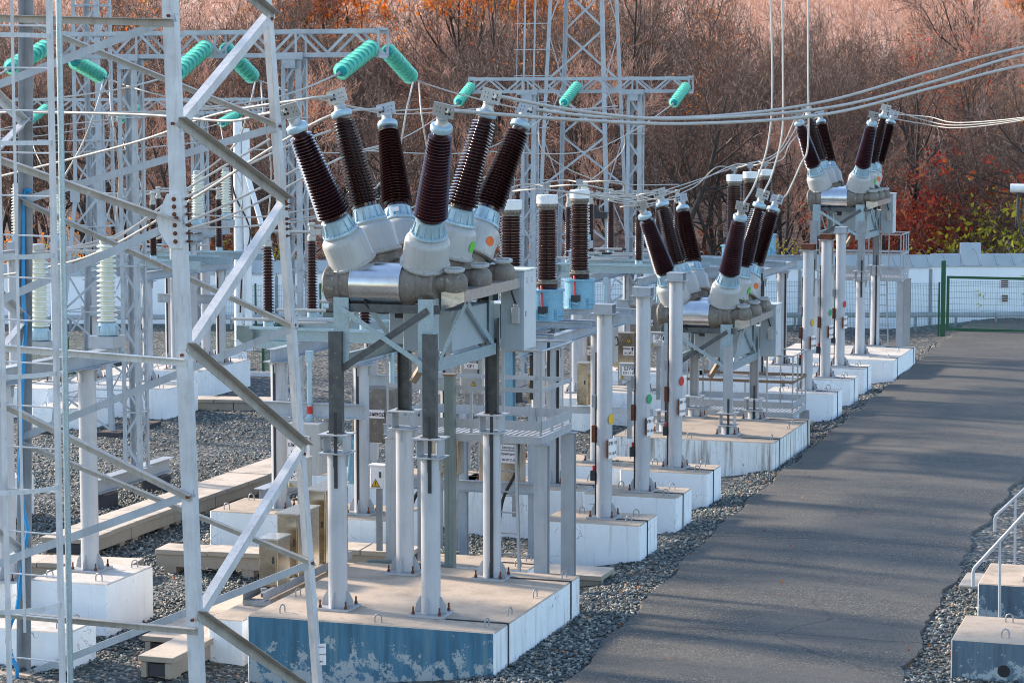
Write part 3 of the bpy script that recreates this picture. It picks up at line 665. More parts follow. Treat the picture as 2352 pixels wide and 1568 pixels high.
# ---------------------------------------------------------------- loose stones lying on the nearer gravel
def stones():
    rg = np.random.default_rng(11); P = []
    def area(u0, u1, v0, v1, dens): n = int((u1-u0)*(v1-v0)*dens); P.append(np.stack([rg.uniform(u0, u1, n), rg.uniform(v0, v1, n)], 1))
    area(-22, -13.2, 28.8, 37, 210); area(-27, -13.2, 37, 46, 150); area(-29, -14, 46, 58, 60); area(-10.4, -8.4, 28.8, 38, 260); area(-10.6, -8.9, 38, 52, 170); area(-4.7, -2.2, 28.8, 40, 220); area(-10.8, -9.4, 52, 80, 70)
    A = np.concatenate(P); lu = np.interp(A[:, 1], [q[1] for q in L], [q[0] for q in L]); ru = np.interp(A[:, 1], [q[1] for q in R_], [q[0] for q in R_])
    A = A[(A[:, 0] < lu-.0) | (A[:, 0] > ru+.03)]; n = len(A)
    cube = np.array([(x, y, z) for z in (-1, 1) for y in (-1, 1) for x in (-1, 1)], float)*.62
    V = cube[None]*np.ones((n, 1, 1)); V = V*rg.uniform(.55, 1.25, (n, 8, 1)); sz = rg.uniform(.018, .042, (n, 1, 1))*rg.uniform(.6, 1.3, (n, 1, 3)); sz[:, :, 2] *= .75; V = V*sz
    a = rg.uniform(0, 6.28, n); t = rg.normal(0, .35, n); ca, sa, ct, st = np.cos(a), np.sin(a), np.cos(t), np.sin(t)
    x, y, z = V[..., 0].copy(), V[..., 1].copy(), V[..., 2].copy(); y, z = y*ct[:, None]-z*st[:, None], y*st[:, None]+z*ct[:, None]; x, y = x*ca[:, None]-y*sa[:, None], x*sa[:, None]+y*ca[:, None]
    gzv = np.interp(A[:, 0], us, [gz(u) for u in us])
    V = np.stack([x+A[:, :1], y+A[:, 1:2], z+gzv[:, None]+.012], -1)
    f = np.array([(0, 2, 3, 1), (4, 5, 7, 6), (0, 1, 5, 4), (2, 6, 7, 3), (0, 4, 6, 2), (1, 3, 7, 5)]); Fq = (f[None]+(np.arange(n)*8)[:, None, None]).reshape(-1, 4)
    stuff(link('gravel_stones', quads_mesh('gravel_stones', V.reshape(-1, 3), Fq, 'stone'))); print('stones', n)
stones()
# ================================================================ FRONT LATTICE PYLON
LEG = {'C': (av(742, 1568, 28.85), av(625, 0, 28.3)), 'B': (av(460, 1568, 25.1), av(398, 0, 25.6)), 'A': (av(50, 1568, 28.95), av(55, 0, 28.35))}
LEG['D'] = tuple(LEG['A'][i]+LEG['B'][i]-LEG['C'][i] for i in (0, 1))
def legz(k, z):
    a, b = LEG[k]; t = (z-a.z)/(b.z-a.z); return a+(b-a)*t
def legline(k, q1, q2):
    """point of leg k seen on the image line q1-q2"""
    lo, hi = -3.0, 14.0
    f = lambda z: (lambda p: (q2[0]-q1[0])*(p[1]-q1[1])-(q2[1]-q1[1])*(p[0]-q1[0]))(proj(legz(k, z)))
    flo = f(lo)
    for _ in range(50):
        m_ = (lo+hi)/2
        if (f(m_) > 0) == (flo > 0): lo = m_
        else: hi = m_
    return legz(k, (lo+hi)/2)
pyl = thing('lattice_pylon', 'tall white lattice pylon with peeling angle-iron legs in the left foreground', 'pylon', (-14.4, 27, 0))
W0 = Vector((-14.4, 27, 0))
def pb(b, name, mat='pylon_paint', smooth=False):
    b.v = [tuple(Vector(p)-W0) for p in b.v]; return b.build(name, mat, pyl, smooth)
for k, e1, e2 in (('B', (-1, 0, 0), (0, 1, 0)), ('C', (-1, 0, 0), (0, -1, 0)), ('A', (1, 0, 0), (0, -1, 0)), ('D', (1, 0, 0), (0, 1, 0))):
    pb(MB().angle(legz(k, -.2), legz(k, 12.5), .155 if k != 'A' else .15, .014, e1, e2), 'leg', 'pylon_paint' if k != 'A' else 'grey_steel')
    pb(MB().box(legz(k, -.08), (.6, .6, .5)), 'leg_footing', 'concrete_white')
def member(l1, l2, q1, q2, w=.10, e2=(0, 0, 0), flip=1, off=(0, 0, 0), mat='pylon_paint'):
    a, b_ = legline(l1, q1, q2)+Vector(off), legline(l2, q1, q2)+Vector(off)
    d = (b_-a).normalized(); n = Vector(e2); pl = d.cross(n).normalized()
    if pl.z < 0: pl = -pl
    ang = MB().angle(a, b_, w, .009, pl*flip, n)
    return pb(ang, 'brace', mat)
R = (1, 0, 0)
# right face between legs B and C: outstanding flange up = dark underside towards us, its shade also painted in, flat face outwards = bright
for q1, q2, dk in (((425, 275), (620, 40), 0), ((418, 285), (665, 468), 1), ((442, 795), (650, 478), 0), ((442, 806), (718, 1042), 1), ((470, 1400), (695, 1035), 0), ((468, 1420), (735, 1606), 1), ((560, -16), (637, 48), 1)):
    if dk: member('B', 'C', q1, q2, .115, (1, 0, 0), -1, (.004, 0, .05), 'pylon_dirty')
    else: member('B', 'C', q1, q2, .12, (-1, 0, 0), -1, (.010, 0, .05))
# back face A - C
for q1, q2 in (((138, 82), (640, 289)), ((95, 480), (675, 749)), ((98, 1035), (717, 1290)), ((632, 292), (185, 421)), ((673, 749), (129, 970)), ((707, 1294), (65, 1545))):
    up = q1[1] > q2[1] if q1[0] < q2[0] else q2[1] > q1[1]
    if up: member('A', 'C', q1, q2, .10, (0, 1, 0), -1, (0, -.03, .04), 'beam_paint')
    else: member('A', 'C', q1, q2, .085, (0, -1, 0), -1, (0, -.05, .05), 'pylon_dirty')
# front face D - B
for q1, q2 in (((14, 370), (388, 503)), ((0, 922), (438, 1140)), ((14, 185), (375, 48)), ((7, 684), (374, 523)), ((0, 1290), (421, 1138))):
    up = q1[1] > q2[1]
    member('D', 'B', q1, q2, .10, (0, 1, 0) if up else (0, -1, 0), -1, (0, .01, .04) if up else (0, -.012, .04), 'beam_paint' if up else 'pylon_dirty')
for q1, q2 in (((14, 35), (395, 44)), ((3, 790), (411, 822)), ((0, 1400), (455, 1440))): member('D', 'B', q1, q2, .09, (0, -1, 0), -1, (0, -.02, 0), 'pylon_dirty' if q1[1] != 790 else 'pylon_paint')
# left face D - A
for q1, q2 in (((14, 240), (60, 285)), ((12, 310), (40, 282)), ((14, 690), (52, 728)), ((10, 776), (40, 740)), ((4, 1228), (50, 1262)), ((4, 1280), (36, 1262))): member('D', 'A', q1, q2, .11, (1, 0, 0), -1, (.02, 0, 0))
# splice plates with bolts
gp = MB(); z1 = legline('B', (380, 445), (460, 445)); z2 = legline('B', (380, 570), (460, 570)); up = (z1-z2); y0 = -.016
def onB(dx, f): p = z2+up*f; return Vector((p.x+dx, p.y+y0, p.z))
gp.plate([onB(.012, 0), onB(.012, 1), onB(-.175, 1), onB(-.33, .55), onB(-.30, .30), onB(-.17, 0)], (0, -1, 0), .012)
g = pb(gp, 'gusset_plate', 'pylon_paint')
for f in (.12, .27, .42, .62, .76, .90):
    gb = MB(); p = onB(-.085, f); gb.cyl(p+Vector((0, -.012, 0)), p+Vector((0, -.035, 0)), .02, 6); gb.cyl(p+Vector((0, -.012, 0)), p+Vector((0, -.018, 0)), .028, 12); pb(gb, 'bolt', 'rust', True); gb = MB()
    q = z2+up*f+Vector((.012, .10, 0)); gb.cyl(q, q+Vector((.075, 0, 0)), .011, 6); gb.cyl(q, q+Vector((.03, 0, 0)), .02, 6); pb(gb, 'bolt', 'rust', True)
c1 = legline('C', (640, 455), (700, 455))
for f in (-.05, .08, .35, .48, .62, .8):
    gb = MB(); q = c1+Vector((.012, -.07, -.1-f*.5)); gb.cyl(q, q+Vector((.07, 0, 0)), .011, 6); gb.cyl(q, q+Vector((.03, 0, 0)), .021, 6); pb(gb, 'bolt', 'rust', True)
for k, qq in (('B', (388, 37)), ('B', (421, 284)), ('B', (388, 500)), ('B', (445, 815)), ('B', (430, 1140)), ('B', (472, 1422)), ('C', (640, 44)), ('C', (632, 290)), ('C', (665, 462)), ('C', (672, 745)), ('C', (715, 1040)), ('C', (712, 1290))):
    p = legline(k, (qq[0]-50, qq[1]), (qq[0]+50, qq[1])); s = Vector((-.05, -.03, 0)) if k == 'B' else Vector((.0, -.08, 0))
    pb(MB().cyl(p+s, p+s+(Vector((0, -.035, 0)) if k == 'B' else Vector((.03, 0, 0))), .022, 6), 'bolt', 'rust', True)
b = MB().box(Vector(legline('C', (700, 795), (780, 1010)))+Vector((.02, -.08, .02)), (.012, .2, .14)); pb(b, 'gusset_plate')
# number plate wired to leg C
pc = legline('C', (700, 1505), (780, 1505))
s = sign(pyl, ('МАЧТА', 'МОЛНИЕОТВОДА', '№2'), .13, .30, pc-W0+Vector((.022, -.04, .03)), .45, (.026, .017, .03))
# caged ladder
lu0, lu1 = av(5, 784, 24.7).x, av(129, 784, 24.7).x
lad = pb(MB().lohi((lu0-.035, 24.69, -.2), (lu0+.035, 24.71, 12)), 'ladder_stile')
l2 = pb(MB().angle((lu1+.02, 24.68, -.2), (lu1+.02, 24.68, 12), .06, .007, (-1, 0, 0), (0, 1, 0)), 'ladder_stile')
for y in (-42, 58, 155, 253, 350, 449, 540, 637, 735, 832, 931, 1026, 1124, 1221, 1318, 1413, 1511):
    z = av(66, y, 24.7).z; pb(MB().cyl((lu0, 24.7, z), (lu1, 24.7, z-.012), .011, 8), 'ladder_rung', 'pylon_paint', True)
rad = lu1-lu0
for y in (83, 328, 586, 856, 1117, 1385):
    z = av(129, y, 24.7).z; h = MB(); pts = [Vector((lu0+rad*math.cos(t), 24.69-.95*rad*math.sin(t), z+.0)) for t in [PI*i/22 for i in range(23)]]
    for p, q in zip(pts, pts[1:]): h.bar(p, q, .006, .055)
    pb(h, 'cage_hoop')
t = .78; p = Vector((lu0+rad*.985*math.cos(t), 24.69-.94*rad*math.sin(t), 0)); pb(MB().bar((p.x, p.y, av(90, 1450, 24.3).z), (p.x, p.y, 12), .04, .006, (0, 1, 0)), 'cage_strip')
# blue cable clipped to the back leg, and the grey conduit beside the ladder
pts = []
for x, y in ((78, 440), (60, 455), (58, 640), (60, 700), (64, 750), (60, 800), (56, 900), (54, 1010), (50, 1060), (52, 1100), (60, 1170), (68, 1215), (60, 1260), (52, 1330), (44, 1395), (30, 1430), (22, 1470), (34, 1510), (44, 1535), (40, 1575), (38, 1640)): pts.append(av(x, y, 28.55)+Vector((.0, -.06, 0)))
tag(MB().tube(smooth_path(pts, 5), .030, 8).build('cable', 'cable_blue'), 'bright blue cable hanging along the dark back leg of the lattice pylon', 'cable')
p = av(148, 784, 25.0); tag(MB().tube([(p.x-.01, p.y, -.1), (p.x, p.y, 5), (p.x+.015, p.y, 12)], .038, 12).build('conduit_pipe', 'galvanised'), 'upright blue-grey galvanised pipe beside the caged ladder', 'pipe')
# ================================================================ LATTICE GANTRIES
def lattice_col(root, u, v, z0, z1, w0, w1, leg=.095, step=.62, bar=.055, mat='beam_paint', lname='column_lacing', ln='column_leg'):
    half = lambda z: (w0+(w1-w0)*(z-z0)/(z1-z0))/2
    cor = [(-1, -1), (1, -1), (1, 1), (-1, 1)]
    P = lambda i, z: Vector((u+cor[i][0]*half(z), v+cor[i][1]*half(z), z))
    for i in range(4):
        sx, sy = cor[i]; MB().angle(P(i, z0), P(i, z1), leg, .008, (-sx, 0, 0), (0, -sy, 0)).build(ln, mat, root, False)
    b = MB(); n = max(2, round((z1-z0)/step))
    for i in range(4):
        j = (i+1) % 4; nx = (Vector((0, -1, 0)), Vector((1, 0, 0)), Vector((0, 1, 0)), Vector((-1, 0, 0)))[i]
        for k in range(n):
            za, zb = z0+(z1-z0)*k/n, z0+(z1-z0)*(k+1)/n
            a, c = (P(i, za), P(j, zb)) if k % 2 else (P(j, za), P(i, zb))
            b.bar(a-nx*.012, c-nx*.012, bar, .007, nx.cross(Vector((0, 0, 1))) if False else (0, 0, 1)) if False else b.ext([(-bar/2, 0), (bar/2, 0), (bar/2, .007), (-bar/2, .007)], a-nx*.02, c-nx*.02, (c-a).cross(nx).normalized(), nx)
    for zz in [z0+(z1-z0)*f for f in (.14, .5, .86)]:
        for i in range(4): b.bar(P(i, zz), P((i+1) % 4, zz), .045, .03)
    return b.build(lname, mat, root, False)
def lattice_beam(root, u0, u1, v, z0, z1, dv=.5, n=12, leg=.085, mat='beam_paint', bar=.055):
    for sy in (-1, 1):
        for z, sz in ((z0, 1), (z1, -1)): MB().angle((u0, v+sy*dv/2, z), (u1, v+sy*dv/2, z), leg, .008, (0, -sy, 0), (0, 0, sz)).build('beam_chord', mat, root, False)
    b = MB()
    for k in range(n):
        a, c = u0+(u1-u0)*k/n, u0+(u1-u0)*(k+1)/n
        for sy in (-1, 1):
            p, q = (Vector((a, v+sy*(dv/2-.012), z0)), Vector((c, v+sy*(dv/2-.012), z1)))
            if k % 2: p, q = Vector((a, p.y, z1)), Vector((c, p.y, z0))
            b.ext([(-bar/2, 0), (bar/2, 0), (bar/2, .007), (-bar/2, .007)], p, q, (q-p).cross(Vector((0, sy, 0))).normalized(), (0, sy, 0))
        for z in (z0, z1):
            y = dv/2-.02; b.bar((a, -y+v if k % 2 else y+v, z), (c, y+v if k % 2 else -y+v, z), bar, .007)
    b.build('beam_lacing', mat, root, False)
    b = MB()
    for k in range(0, n+1, 3):
        a = u0+(u1-u0)*k/n
        for sy in (-1, 1): MB().box((a, v+sy*(dv/2+.004), (z0+z1)/2), (.05, .006, z1-z0)).build('beam_stiffener', mat, root, False)
    for z in (z0, z1):
        for uu in (u0+.02, u1-.02): MB().bar((uu, v-dv/2, z), (uu, v+dv/2, z), .05, .05).build('beam_end', mat, root, False)
def glass_string(label, p0, p1, group, n=11, r=.155):
    p0, p1 = Vector(p0), Vector(p1); o = thing('glass_insulator_string', label, 'insulator', p0, group)
    L_ = (p1-p0).length; M = frame_matrix((0, 0, 0), p1-p0, (1, 0, .3)); st = (L_-.18)/n
    b = MB()
    for i in range(n):
        z = .09+i*st
        b.lathe([(r*.5, z+st*.22), (r*.94, z+st*.36), (r, z+st*.50), (r*.985, z+st*.62), (r*.93, z+st*.60), (r*.5, z+st*.52)], 24, M)
    b.build('glass_discs', 'teal_glass', o)
    MB().lathe([(.03, .10)]+[q for i in range(n) for q in ((r*.52, .09+i*st+st*.05), (r*.62, .09+i*st+st*.3), (r*.62, .09+i*st+st*.6), (r*.50, .09+i*st+st*.98))]+[(.03, L_-.08)], 14, M).build('glass_cores', 'teal_core', o)
    b = MB()
    for i in range(n): z = .09+i*st; b.lathe([(.02, z+st*.3), (.045, z+st*.5), (.045, z+st*.85), (.02, z+st*1.0)], 10, M)
    b.cyl(M @ Vector((0, 0, 0)), M @ Vector((0, 0, .1)), .016, 8); b.cyl(M @ Vector((0, 0, L_-.1)), M @ Vector((0, 0, L_+.12)), .03, 8)
    b.build('end_fitting', 'grey_steel', o); return o
def gantry(label, cols, u0, u1, v, z0, z1, zb, w=.41, piles=None):
    t = thing('lattice_gantry', label, 'gantry', (cols[0], v, 0), 'lattice gantries'); W = Vector((cols[0], v, 0))
    for c in cols: lattice_col(t, c-W.x, 0, zb, z0-.02, w, w)
    lattice_beam(t, u0-W.x, u1-W.x, 0, z0, z1)
    for c in cols:
        for sy in (-1, 1): MB().box((c-W.x, sy*.28, z0+.02), (.62, .012, .14)).box((c-W.x, sy*.27, z0-.11), (.28, .014, .22)).build('gusset_plate', 'beam_paint', t, False)
        b = MB().ibeam((c-W.x-.1, -1.7, zb-.16), (c-W.x-.1, 1.7, zb-.16), .26, .30, .014).box((c-W.x, 0, zb-.005), (.5, .5, .02)); b.build('base_beam', 'steel_paint', t, False)
        for y in (-1.35, 1.05): MB().lohi((c-W.x-.33, y-.25, -.2), (c-W.x+.15, y+.22, zb-.315)).build('base_pile', 'concrete_dark', t, False, .015)
    return t
zg = .78
gantry('near lattice gantry whose long beam crosses the upper left, carrying six green glass strings', (-22.35, -18.68), -23.85, -16.76, 43.2, 9.30, 9.85, zg)
p = av(1083, 175, 62.5); q = av(1587, 175, 62.5)
gantry('far lattice gantry with three green glass strings, in front of the ladder tower', (av(1217, 400, 62.5).x, av(1459, 400, 62.5).x), p.x, q.x, 62.5, av(1300, 214, 62.5).z, av(1300, 178, 62.5).z, zg)
p3 = [av(x, 225, 64.8).x for x in (40, 218, 457, 600)]
gantry('far left lattice gantry seen low between the pylon braces', p3[1:3], p3[0], p3[3], 64.8, av(300, 262, 64.8).z, av(300, 226, 64.8).z, zg)
# strings under the beams
GS = 'green glass insulator strings'
WIRE_ENDS = {}
for i, (x, lab) in enumerate(((145, 'behind the caged ladder'), (497, 'behind the middle leg of the pylon'), (872, 'at the right end of the beam'))):
    a = av(x, 110, 43.2)
    if i == 0: n0, n1, f0, f1 = (112, 105), (18, 160), (166, 138), (236, 178)
    elif i == 1: n0, n1, f0, f1 = (478, 105), (402, 172), (512, 106), (585, 182)
    else: n0, n1, f0, f1 = (860, 105), (777, 170), (885, 112), (948, 182)
    q0, q1 = av(*n0, 42.95), av(*n1, 41.1); glass_string('green glass string reaching forward %s, near gantry' % lab, q0, q1, GS, 9, .175); WIRE_ENDS[('P1n', i)] = q1
    q0, q1 = av(*f0, 43.5), av(*f1, 45.0); glass_string('green glass string slanting away %s, near gantry' % lab, q0, q1, GS, 9, .175); WIRE_ENDS[('P1f', i)] = q1
for i, (n0, n1, lab) in enumerate((((1084, 196), (1050, 238), 'left end, beside a bushing head'), ((1328, 194), (1292, 240), 'middle of the beam'), ((1578, 196), (1545, 240), 'right end of the beam'))):
    q0, q1 = av(*n0, 62.2), av(*n1, 60.7); glass_string('small green glass string on the far gantry, %s' % lab, q0, q1, GS, 10, .15); WIRE_ENDS[('P2', i)] = q1
for i, (n0, n1, lab) in enumerate((((108, 246), (66, 280), 'left, beside the pylon back leg'), ((318, 248), (274, 276), 'middle, between two columns'), ((552, 258), (506, 284), 'right, behind the slanting wires'))):
    q0, q1 = av(*n0, 64.5), av(*n1, 62.6); glass_string('small green glass string on the far left gantry, %s' % lab, q0, q1, GS, 10, .15); WIRE_ENDS[('P3', i)] = q1
# ---------------------------------------------------------------- ladder tower
c = ad(1340, 300, 80); tw = thing('lattice_tower', 'tall tapering lattice tower with a side ladder, rising behind the far gantry', 'lattice tower', (c.x, c.y, 0))
lattice_col(tw, 0, 0, .2, 16.5, 2.85, 1.60, .13, 1.75, .075, 'beam_paint', 'tower_lacing', 'tower_leg')
b = MB()
for dx in (-.0, -.36, -.62): b.bar((-1.05+dx*.0-.55+dx, -1.3, .4), (-.80-.55+dx, -.95, 16.5), .05 if dx > -.5 else .02, .05 if dx > -.5 else .02)
ld = b.build('ladder', 'beam_paint', tw, False)
for k in range(18): f = k/18; MB().bar((-1.05+.25*f+.05, -1.3+.35*f, .6+f*16), (-2.3+.25*f, -1.3+.35*f, .6+f*16), .045, .03).build('ladder_bracket', 'beam_paint', ld, False)
b = MB().box((1.0, -1.35, 4.75), (.5, .35, .22)).box((.8, -1.35, 4.95), (.2, .3, .3)); b.build('floodlight', 'strap_dark', tw, False)
# tall mast with splayed foot among the left gantries
c = ad(217, 440, 58); tm = thing('lattice_mast', 'tall lattice mast with splayed bolted foot, between the left gantries', 'lattice mast', (c.x, c.y, 0))
lattice_col(tm, 0, 0, .3, 6.2, 1.75, .76, .12, .95, .06, 'beam_paint', 'foot_lacing', 'foot_leg'); lattice_col(tm, 0, 0, 6.22, 15.5, .76, .70, .105, .8, .055, 'beam_paint', 'mast_lacing', 'mast_leg')
for sx in (-1, 1): MB().box((sx*.33, -.40, 6.25), (.26, .014, .55)).build('splice_plate', 'beam_paint', tm, False)
for sx in (-1, 1):
    for sy in (-1, 1): MB().lohi((sx*.87-.3, sy*.87-.3, -.2), (sx*.87+.3, sy*.87+.3, .32)).build('foot_pile', 'concrete_dark', tm, False)
# ---------------------------------------------------------------- concrete anchor pole far left
p = ad(557, 560, 78); t = thing('concrete_pole', 'white twin concrete pole with a black cable and raking stay, at the far wall', 'pole', (p.x, p.y, .1))
MB().tube([(-.17, 0, 0), (-.13, 0, 8.2)], .15, 12).tube([(.2, 0, 0), (.16, 0, 7.6)], .13, 12).build('pole_shaft', 'concrete_clean', t)
MB().tube([(.25, -.2, 6.2), (1.35, -.6, 3.2)], .09, 10).build('raking_stay', 'concrete_clean', t)
MB().tube(smooth_path([(-.3, -.2, 6.9), (-.2, -.22, 5.5), (.4, -.25, 4.2), (.1, -.22, 3.0), (-.02, -.2, 1.4)]), .03, 7).build('cable', 'black_rubber', t)
# ================================================================ CURRENT TRANSFORMERS
CTM = {}
b = MB().lathe([(.30, 0), (.335, .0), (.335, .03), (.325, .035), (.325, .585), (.36, .59), (.36, .625), (.3, .63)], 28); CTM['tank'] = b.mesh('tank', 'blue_paint')
b = MB()
for a in (-1.9, -.7, 1.2, 2.6): c, s = math.cos(a), math.sin(a); b.box((.33*c, .33*s, .13), (.05, .05, .2)); b.cyl((.3*c, .3*s, .12), (.36*math.cos(a+.5), .36*math.sin(a+.5), .12), .035, 12)
CTM['lug'] = b.mesh('tank_lug', 'blue_paint')
CTM['porc'] = MB().lathe([(.21, .63), (.215, .64), (.215, .72), (.19, .73)]+shed_profile(.82, 2.22, .158, .15, 27, 1.40, .06)+[(.14, 2.23)], 28).mesh('porcelain_column', 'brown_porcelain')
b = MB().lathe([(.20, .73), (.215, .74), (.215, .765), (.185, .78), (.175, .82)], 28); b2 = MB().lathe([(.17, 2.22), (.175, 2.26), (.205, 2.29), (.205, 2.33), (.19, 2.335)], 28)
for k in range(14):
    a = 2*PI*k/14; b.cyl((.2*math.cos(a), .2*math.sin(a), .765), (.2*math.cos(a), .2*math.sin(a), .80), .014, 6); b2.cyl((.19*math.cos(a), .19*math.sin(a), 2.26), (.19*math.cos(a), .19*math.sin(a), 2.29), .014, 6)
CTM['ring'] = b.mesh('clamp_ring', 'cast_grey'); CTM['ring2'] = b2.mesh('head_ring', 'cast_grey')
CTM['cap'] = MB().lathe([(.205, 2.335), (.215, 2.34), (.215, 2.505), (.20, 2.52), (.06, 2.525)], 28).mesh('head_cap', 'cap_white')
b = MB().box((0, 0, 2.60), (.045, .05, .16)).box((0, -.02, 2.68), (.15, .03, .13))
for dx in (-.04, .04):
    for dz in (-.03, .03): b.cyl((dx, -.036, 2.68+dz), (dx, -.05, 2.68+dz), .016, 6)
CTM['term'] = b.mesh('terminal_block', 'grey_steel')
b = MB().tube(smooth_path([(-.05, -.23, .70), (-.02, -.30, .62), (0, -.36, .40), (.02, -.36, .26)]), .02, 7); CTM['red'] = b.mesh('red_conduit', 'red_paint')
CTM['box'] = MB().lohi((-.07, -.42, .17), (.12, -.33, .30)).mesh('terminal_box', 'strap_dark', False)
CTT = {}
def make_ct(label, u, v, z, key):
    t = thing('current_transformer', label, 'current transformer', (u, v, z), 'blue tank current transformers')
    for n_, k in (('tank', 'tank'), ('tank_lug', 'lug'), ('porcelain_column', 'porc'), ('clamp_ring', 'ring'), ('head_ring', 'ring2'), ('head_cap', 'cap'), ('terminal_block', 'term'), ('red_conduit', 'red'), ('terminal_box', 'box')): link(n_, CTM[k], t)
    CTT[key] = Vector((u, v, z+2.68)); return t
def ct_stand(label, uc, v0, zt, n=3):
    """one steel stand: pipe columns with long beams, crossbeams under each transformer"""
    t = thing('transformer_stand', label, 'steel stand', (uc, v0, 1.0), 'stands under the current transformers')
    h = zt-1.0
    for dv in (1.6, 4.7):
        for du in (-.62, .66): pipe_column(t, du, dv, 0, h-.36, 'stand_column', .14, True, True, (.12, -.12) if du > 0 else None)
    for du in (-.62, .66): MB().ibeam((du, -.6, h-.24), (du, 6.9, h-.24), .16, .22, .012).build('stand_beam', 'beam_paint', t, False)
    for k in range(n):
        for dy in (-.22, .22): MB().ibeam((-.85, .3+k*3.0+dy, h-.065), (1.0, .3+k*3.0+dy, h-.065), .12, .125, .010).build('cross_beam', 'beam_paint', t, False)
    b = MB().bar((1.05, .0, h-.1), (1.05, .0, h-.75), .05, .03).bar((.72, .0, h-.3), (.72, .0, h-1.2), .07, .05); b.build('cable_riser', 'strap_dark', t, False)
    return t
for key, (du, dv, dz), nm in (('1', (0, 0, 0), 'nearer'), ('2', (-.1, 19.7, 0), 'farther')):
    ct_stand('grey beam stand under the %s trio of blue-tank transformers' % nm, -13.66+du, 40.95+dv, 4.04)
    for k, w in enumerate(('front', 'middle', 'back')):
        make_ct('blue-tanked transformer with ribbed maroon column and white cap, %s of the %s trio' % (w, nm), (-13.45, -13.66, -13.86)[k]+du, 41.25+3*k+dv, 4.04, (key, k))
# ================================================================ DISCONNECTORS
DP = MB().lathe([(.09, 0), (.10, .01), (.10, .12), (.075, .14)], 20).mesh('post_base', 'flange_paint')
DPP = MB().lathe(shed_profile(.13, 1.52, .07, .062, 25, 1.72), 24).mesh('porcelain_post', 'brown_porcelain')
DPH = MB().lathe([(.06, 1.51), (.085, 1.53), (.085, 1.62), (.06, 1.64), (.055, 1.80), (.075, 1.82), (.075, 1.87), (.04, 1.88)], 18).mesh('post_head', 'terminal_metal')
DCT = {}
def make_disconnector(label, u, v, key, boxes=True):
    """u,v,1.0 = left front column foot"""
    t = thing('disconnector', label, 'disconnector', (u, v, 1.0), 'disconnectors with maroon posts')
    H = 2.70; E = 1.62
    for x in (0, E):
        for y in (0, 4.6): pipe_column(t, x, y, 0, H, 'support_column', .14, True, True, (-.02, -.14))
        MB().ibeam((x, -.35, H+.13), (x, 5.3, H+.13), .16, .24, .012).build('long_beam', 'beam_paint', t, False)
    for y in (-.06, 4.5): MB().ibeam((-.25, y-.17, H-.83), (E+.15, y-.17, H-.83), .14, .26, .012).build('cross_beam', 'beam_paint', t, False)
    for k in range(3):
        y = 1.2+2.1*k; z = H+.36
        MB().channel((-1.2, y-.07, z), (E+1.05, y-.07, z), .07, .2, .01, (0, 1, 0), (0, 0, 1)).lohi((-.9, y-.16, z-.25), (-.2, y+.16, z-.105)).build('base_channel', 'galvanised', t, False)
        MB().lohi((-1.0, y-.25, z+.115), (E+.7, y-.19, z+.165)).build('earth_shaft', 'flange_paint', t, False)
        b = MB().cyl((-1.35, y-.28, z+.30), (1.0, y-.28, z+.32), .032, 10); b.cyl((-.05, y-.33, z+.26), (.6, y-.33, z+.28), .028, 10); b.build('earthing_blade', 'bowl_paint', t)
        MB().cyl((-.3, y-.28, z+.307), (-.02, y-.28, z+.31), .038, 10).build('blade_sleeve', 'strap_dark', t)
        for x in (-.72, E-.4):
            q = link('porcelain_post', DPP, t, (x, y, z+.12)); link('post_base', DP, q); link('post_head', DPH, q); DCT[(key, k, x > 0)] = Vector((u+x, v+y, 1.0+z+.12+1.88))
        b = MB().cyl((-.72, y, z+1.93), (E-.4, y, z+1.93), .03, 10); b.box((E/2-.55, y, z+1.93), (.22, .08, .10)); b.build('main_blade', 'terminal_metal', t)
        b = MB().lohi((-1.32, y-.12, z-.1), (-1.05, y+.02, z+.16)); b.lathe([(.16, -.03), (.16, .03)], 18, Matrix.Translation((-1.1, y-.2, z)) @ Matrix.Rotation(P2, 4, 'X')); b.build('drive_crank', 'olive_grey', t)
    b = MB().cyl((.72, -.25, H-.95), (.72, -.25, H+.12), .05, 12).box((.72, -.25, H+.14), (.12, .1, .2)).lathe([(.06, -.16), (.075, -.14), (.075, 0), (.05, .03)], 14, Matrix.Translation((.72, -.25, H-.95))); s = b.build('drive_shaft', 'flange_paint', t)
    MB().cyl((.72, -.25, H-.90), (.72, -.25, H-.76), .052, 12).build('red_band', 'red_paint', s)
    if boxes:
        bx = MB().lohi((.42, -.62, H-1.95), (1.06, -.22, H-1.03)).build('drive_cabinet', 'bowl_paint', t, False, .015)
        sign(bx, ('Заземл. ЗН', 'Шинн. н 1°', 'секции'), .42, .36, (.74-.08, -.624, H-1.42), 0, .085)
        MB().tube(smooth_path([(1.06, -.5, H-1.3), (1.12, -.55, H-1.28), (1.14, -.55, H-1.45), (1.07, -.5, H-1.5)]), .015, 7).build('cable', 'black_rubber', bx)
        b = MB().cyl((1.75, 1.2, H-.5), (1.75, 1.2, H+.1), .05, 12); b.build('drive_shaft', 'flange_paint', t)
        bx = MB().lohi((1.04, .95, H-1.55), (1.88, 1.5, H-.56)).build('drive_cabinet', 'cast_grey', t, False, .015)
        sign(bx, ('Привод',), .38, .155, (1.50, .946, H-1.02), 0, .115)
        MB().tube(smooth_path([(.9, .85, H-1.45), (1.05, .82, H-1.5), (1.12, .82, H-1.8), (1.05, .85, H-2.3)]), .10, 10).build('cable_elbow', 'blue_paint', bx)
    return t
make_disconnector('near disconnector with maroon posts on pipe columns, behind the lattice pylon leg', -16.93, 38.3, 'A')
make_disconnector('disconnector with maroon posts behind the middle breaker bushings', -16.95, 58.0, 'B')
make_disconnector('far left disconnector with maroon posts, seen between the gantry columns', -30.2, 56.0, 'C', False)
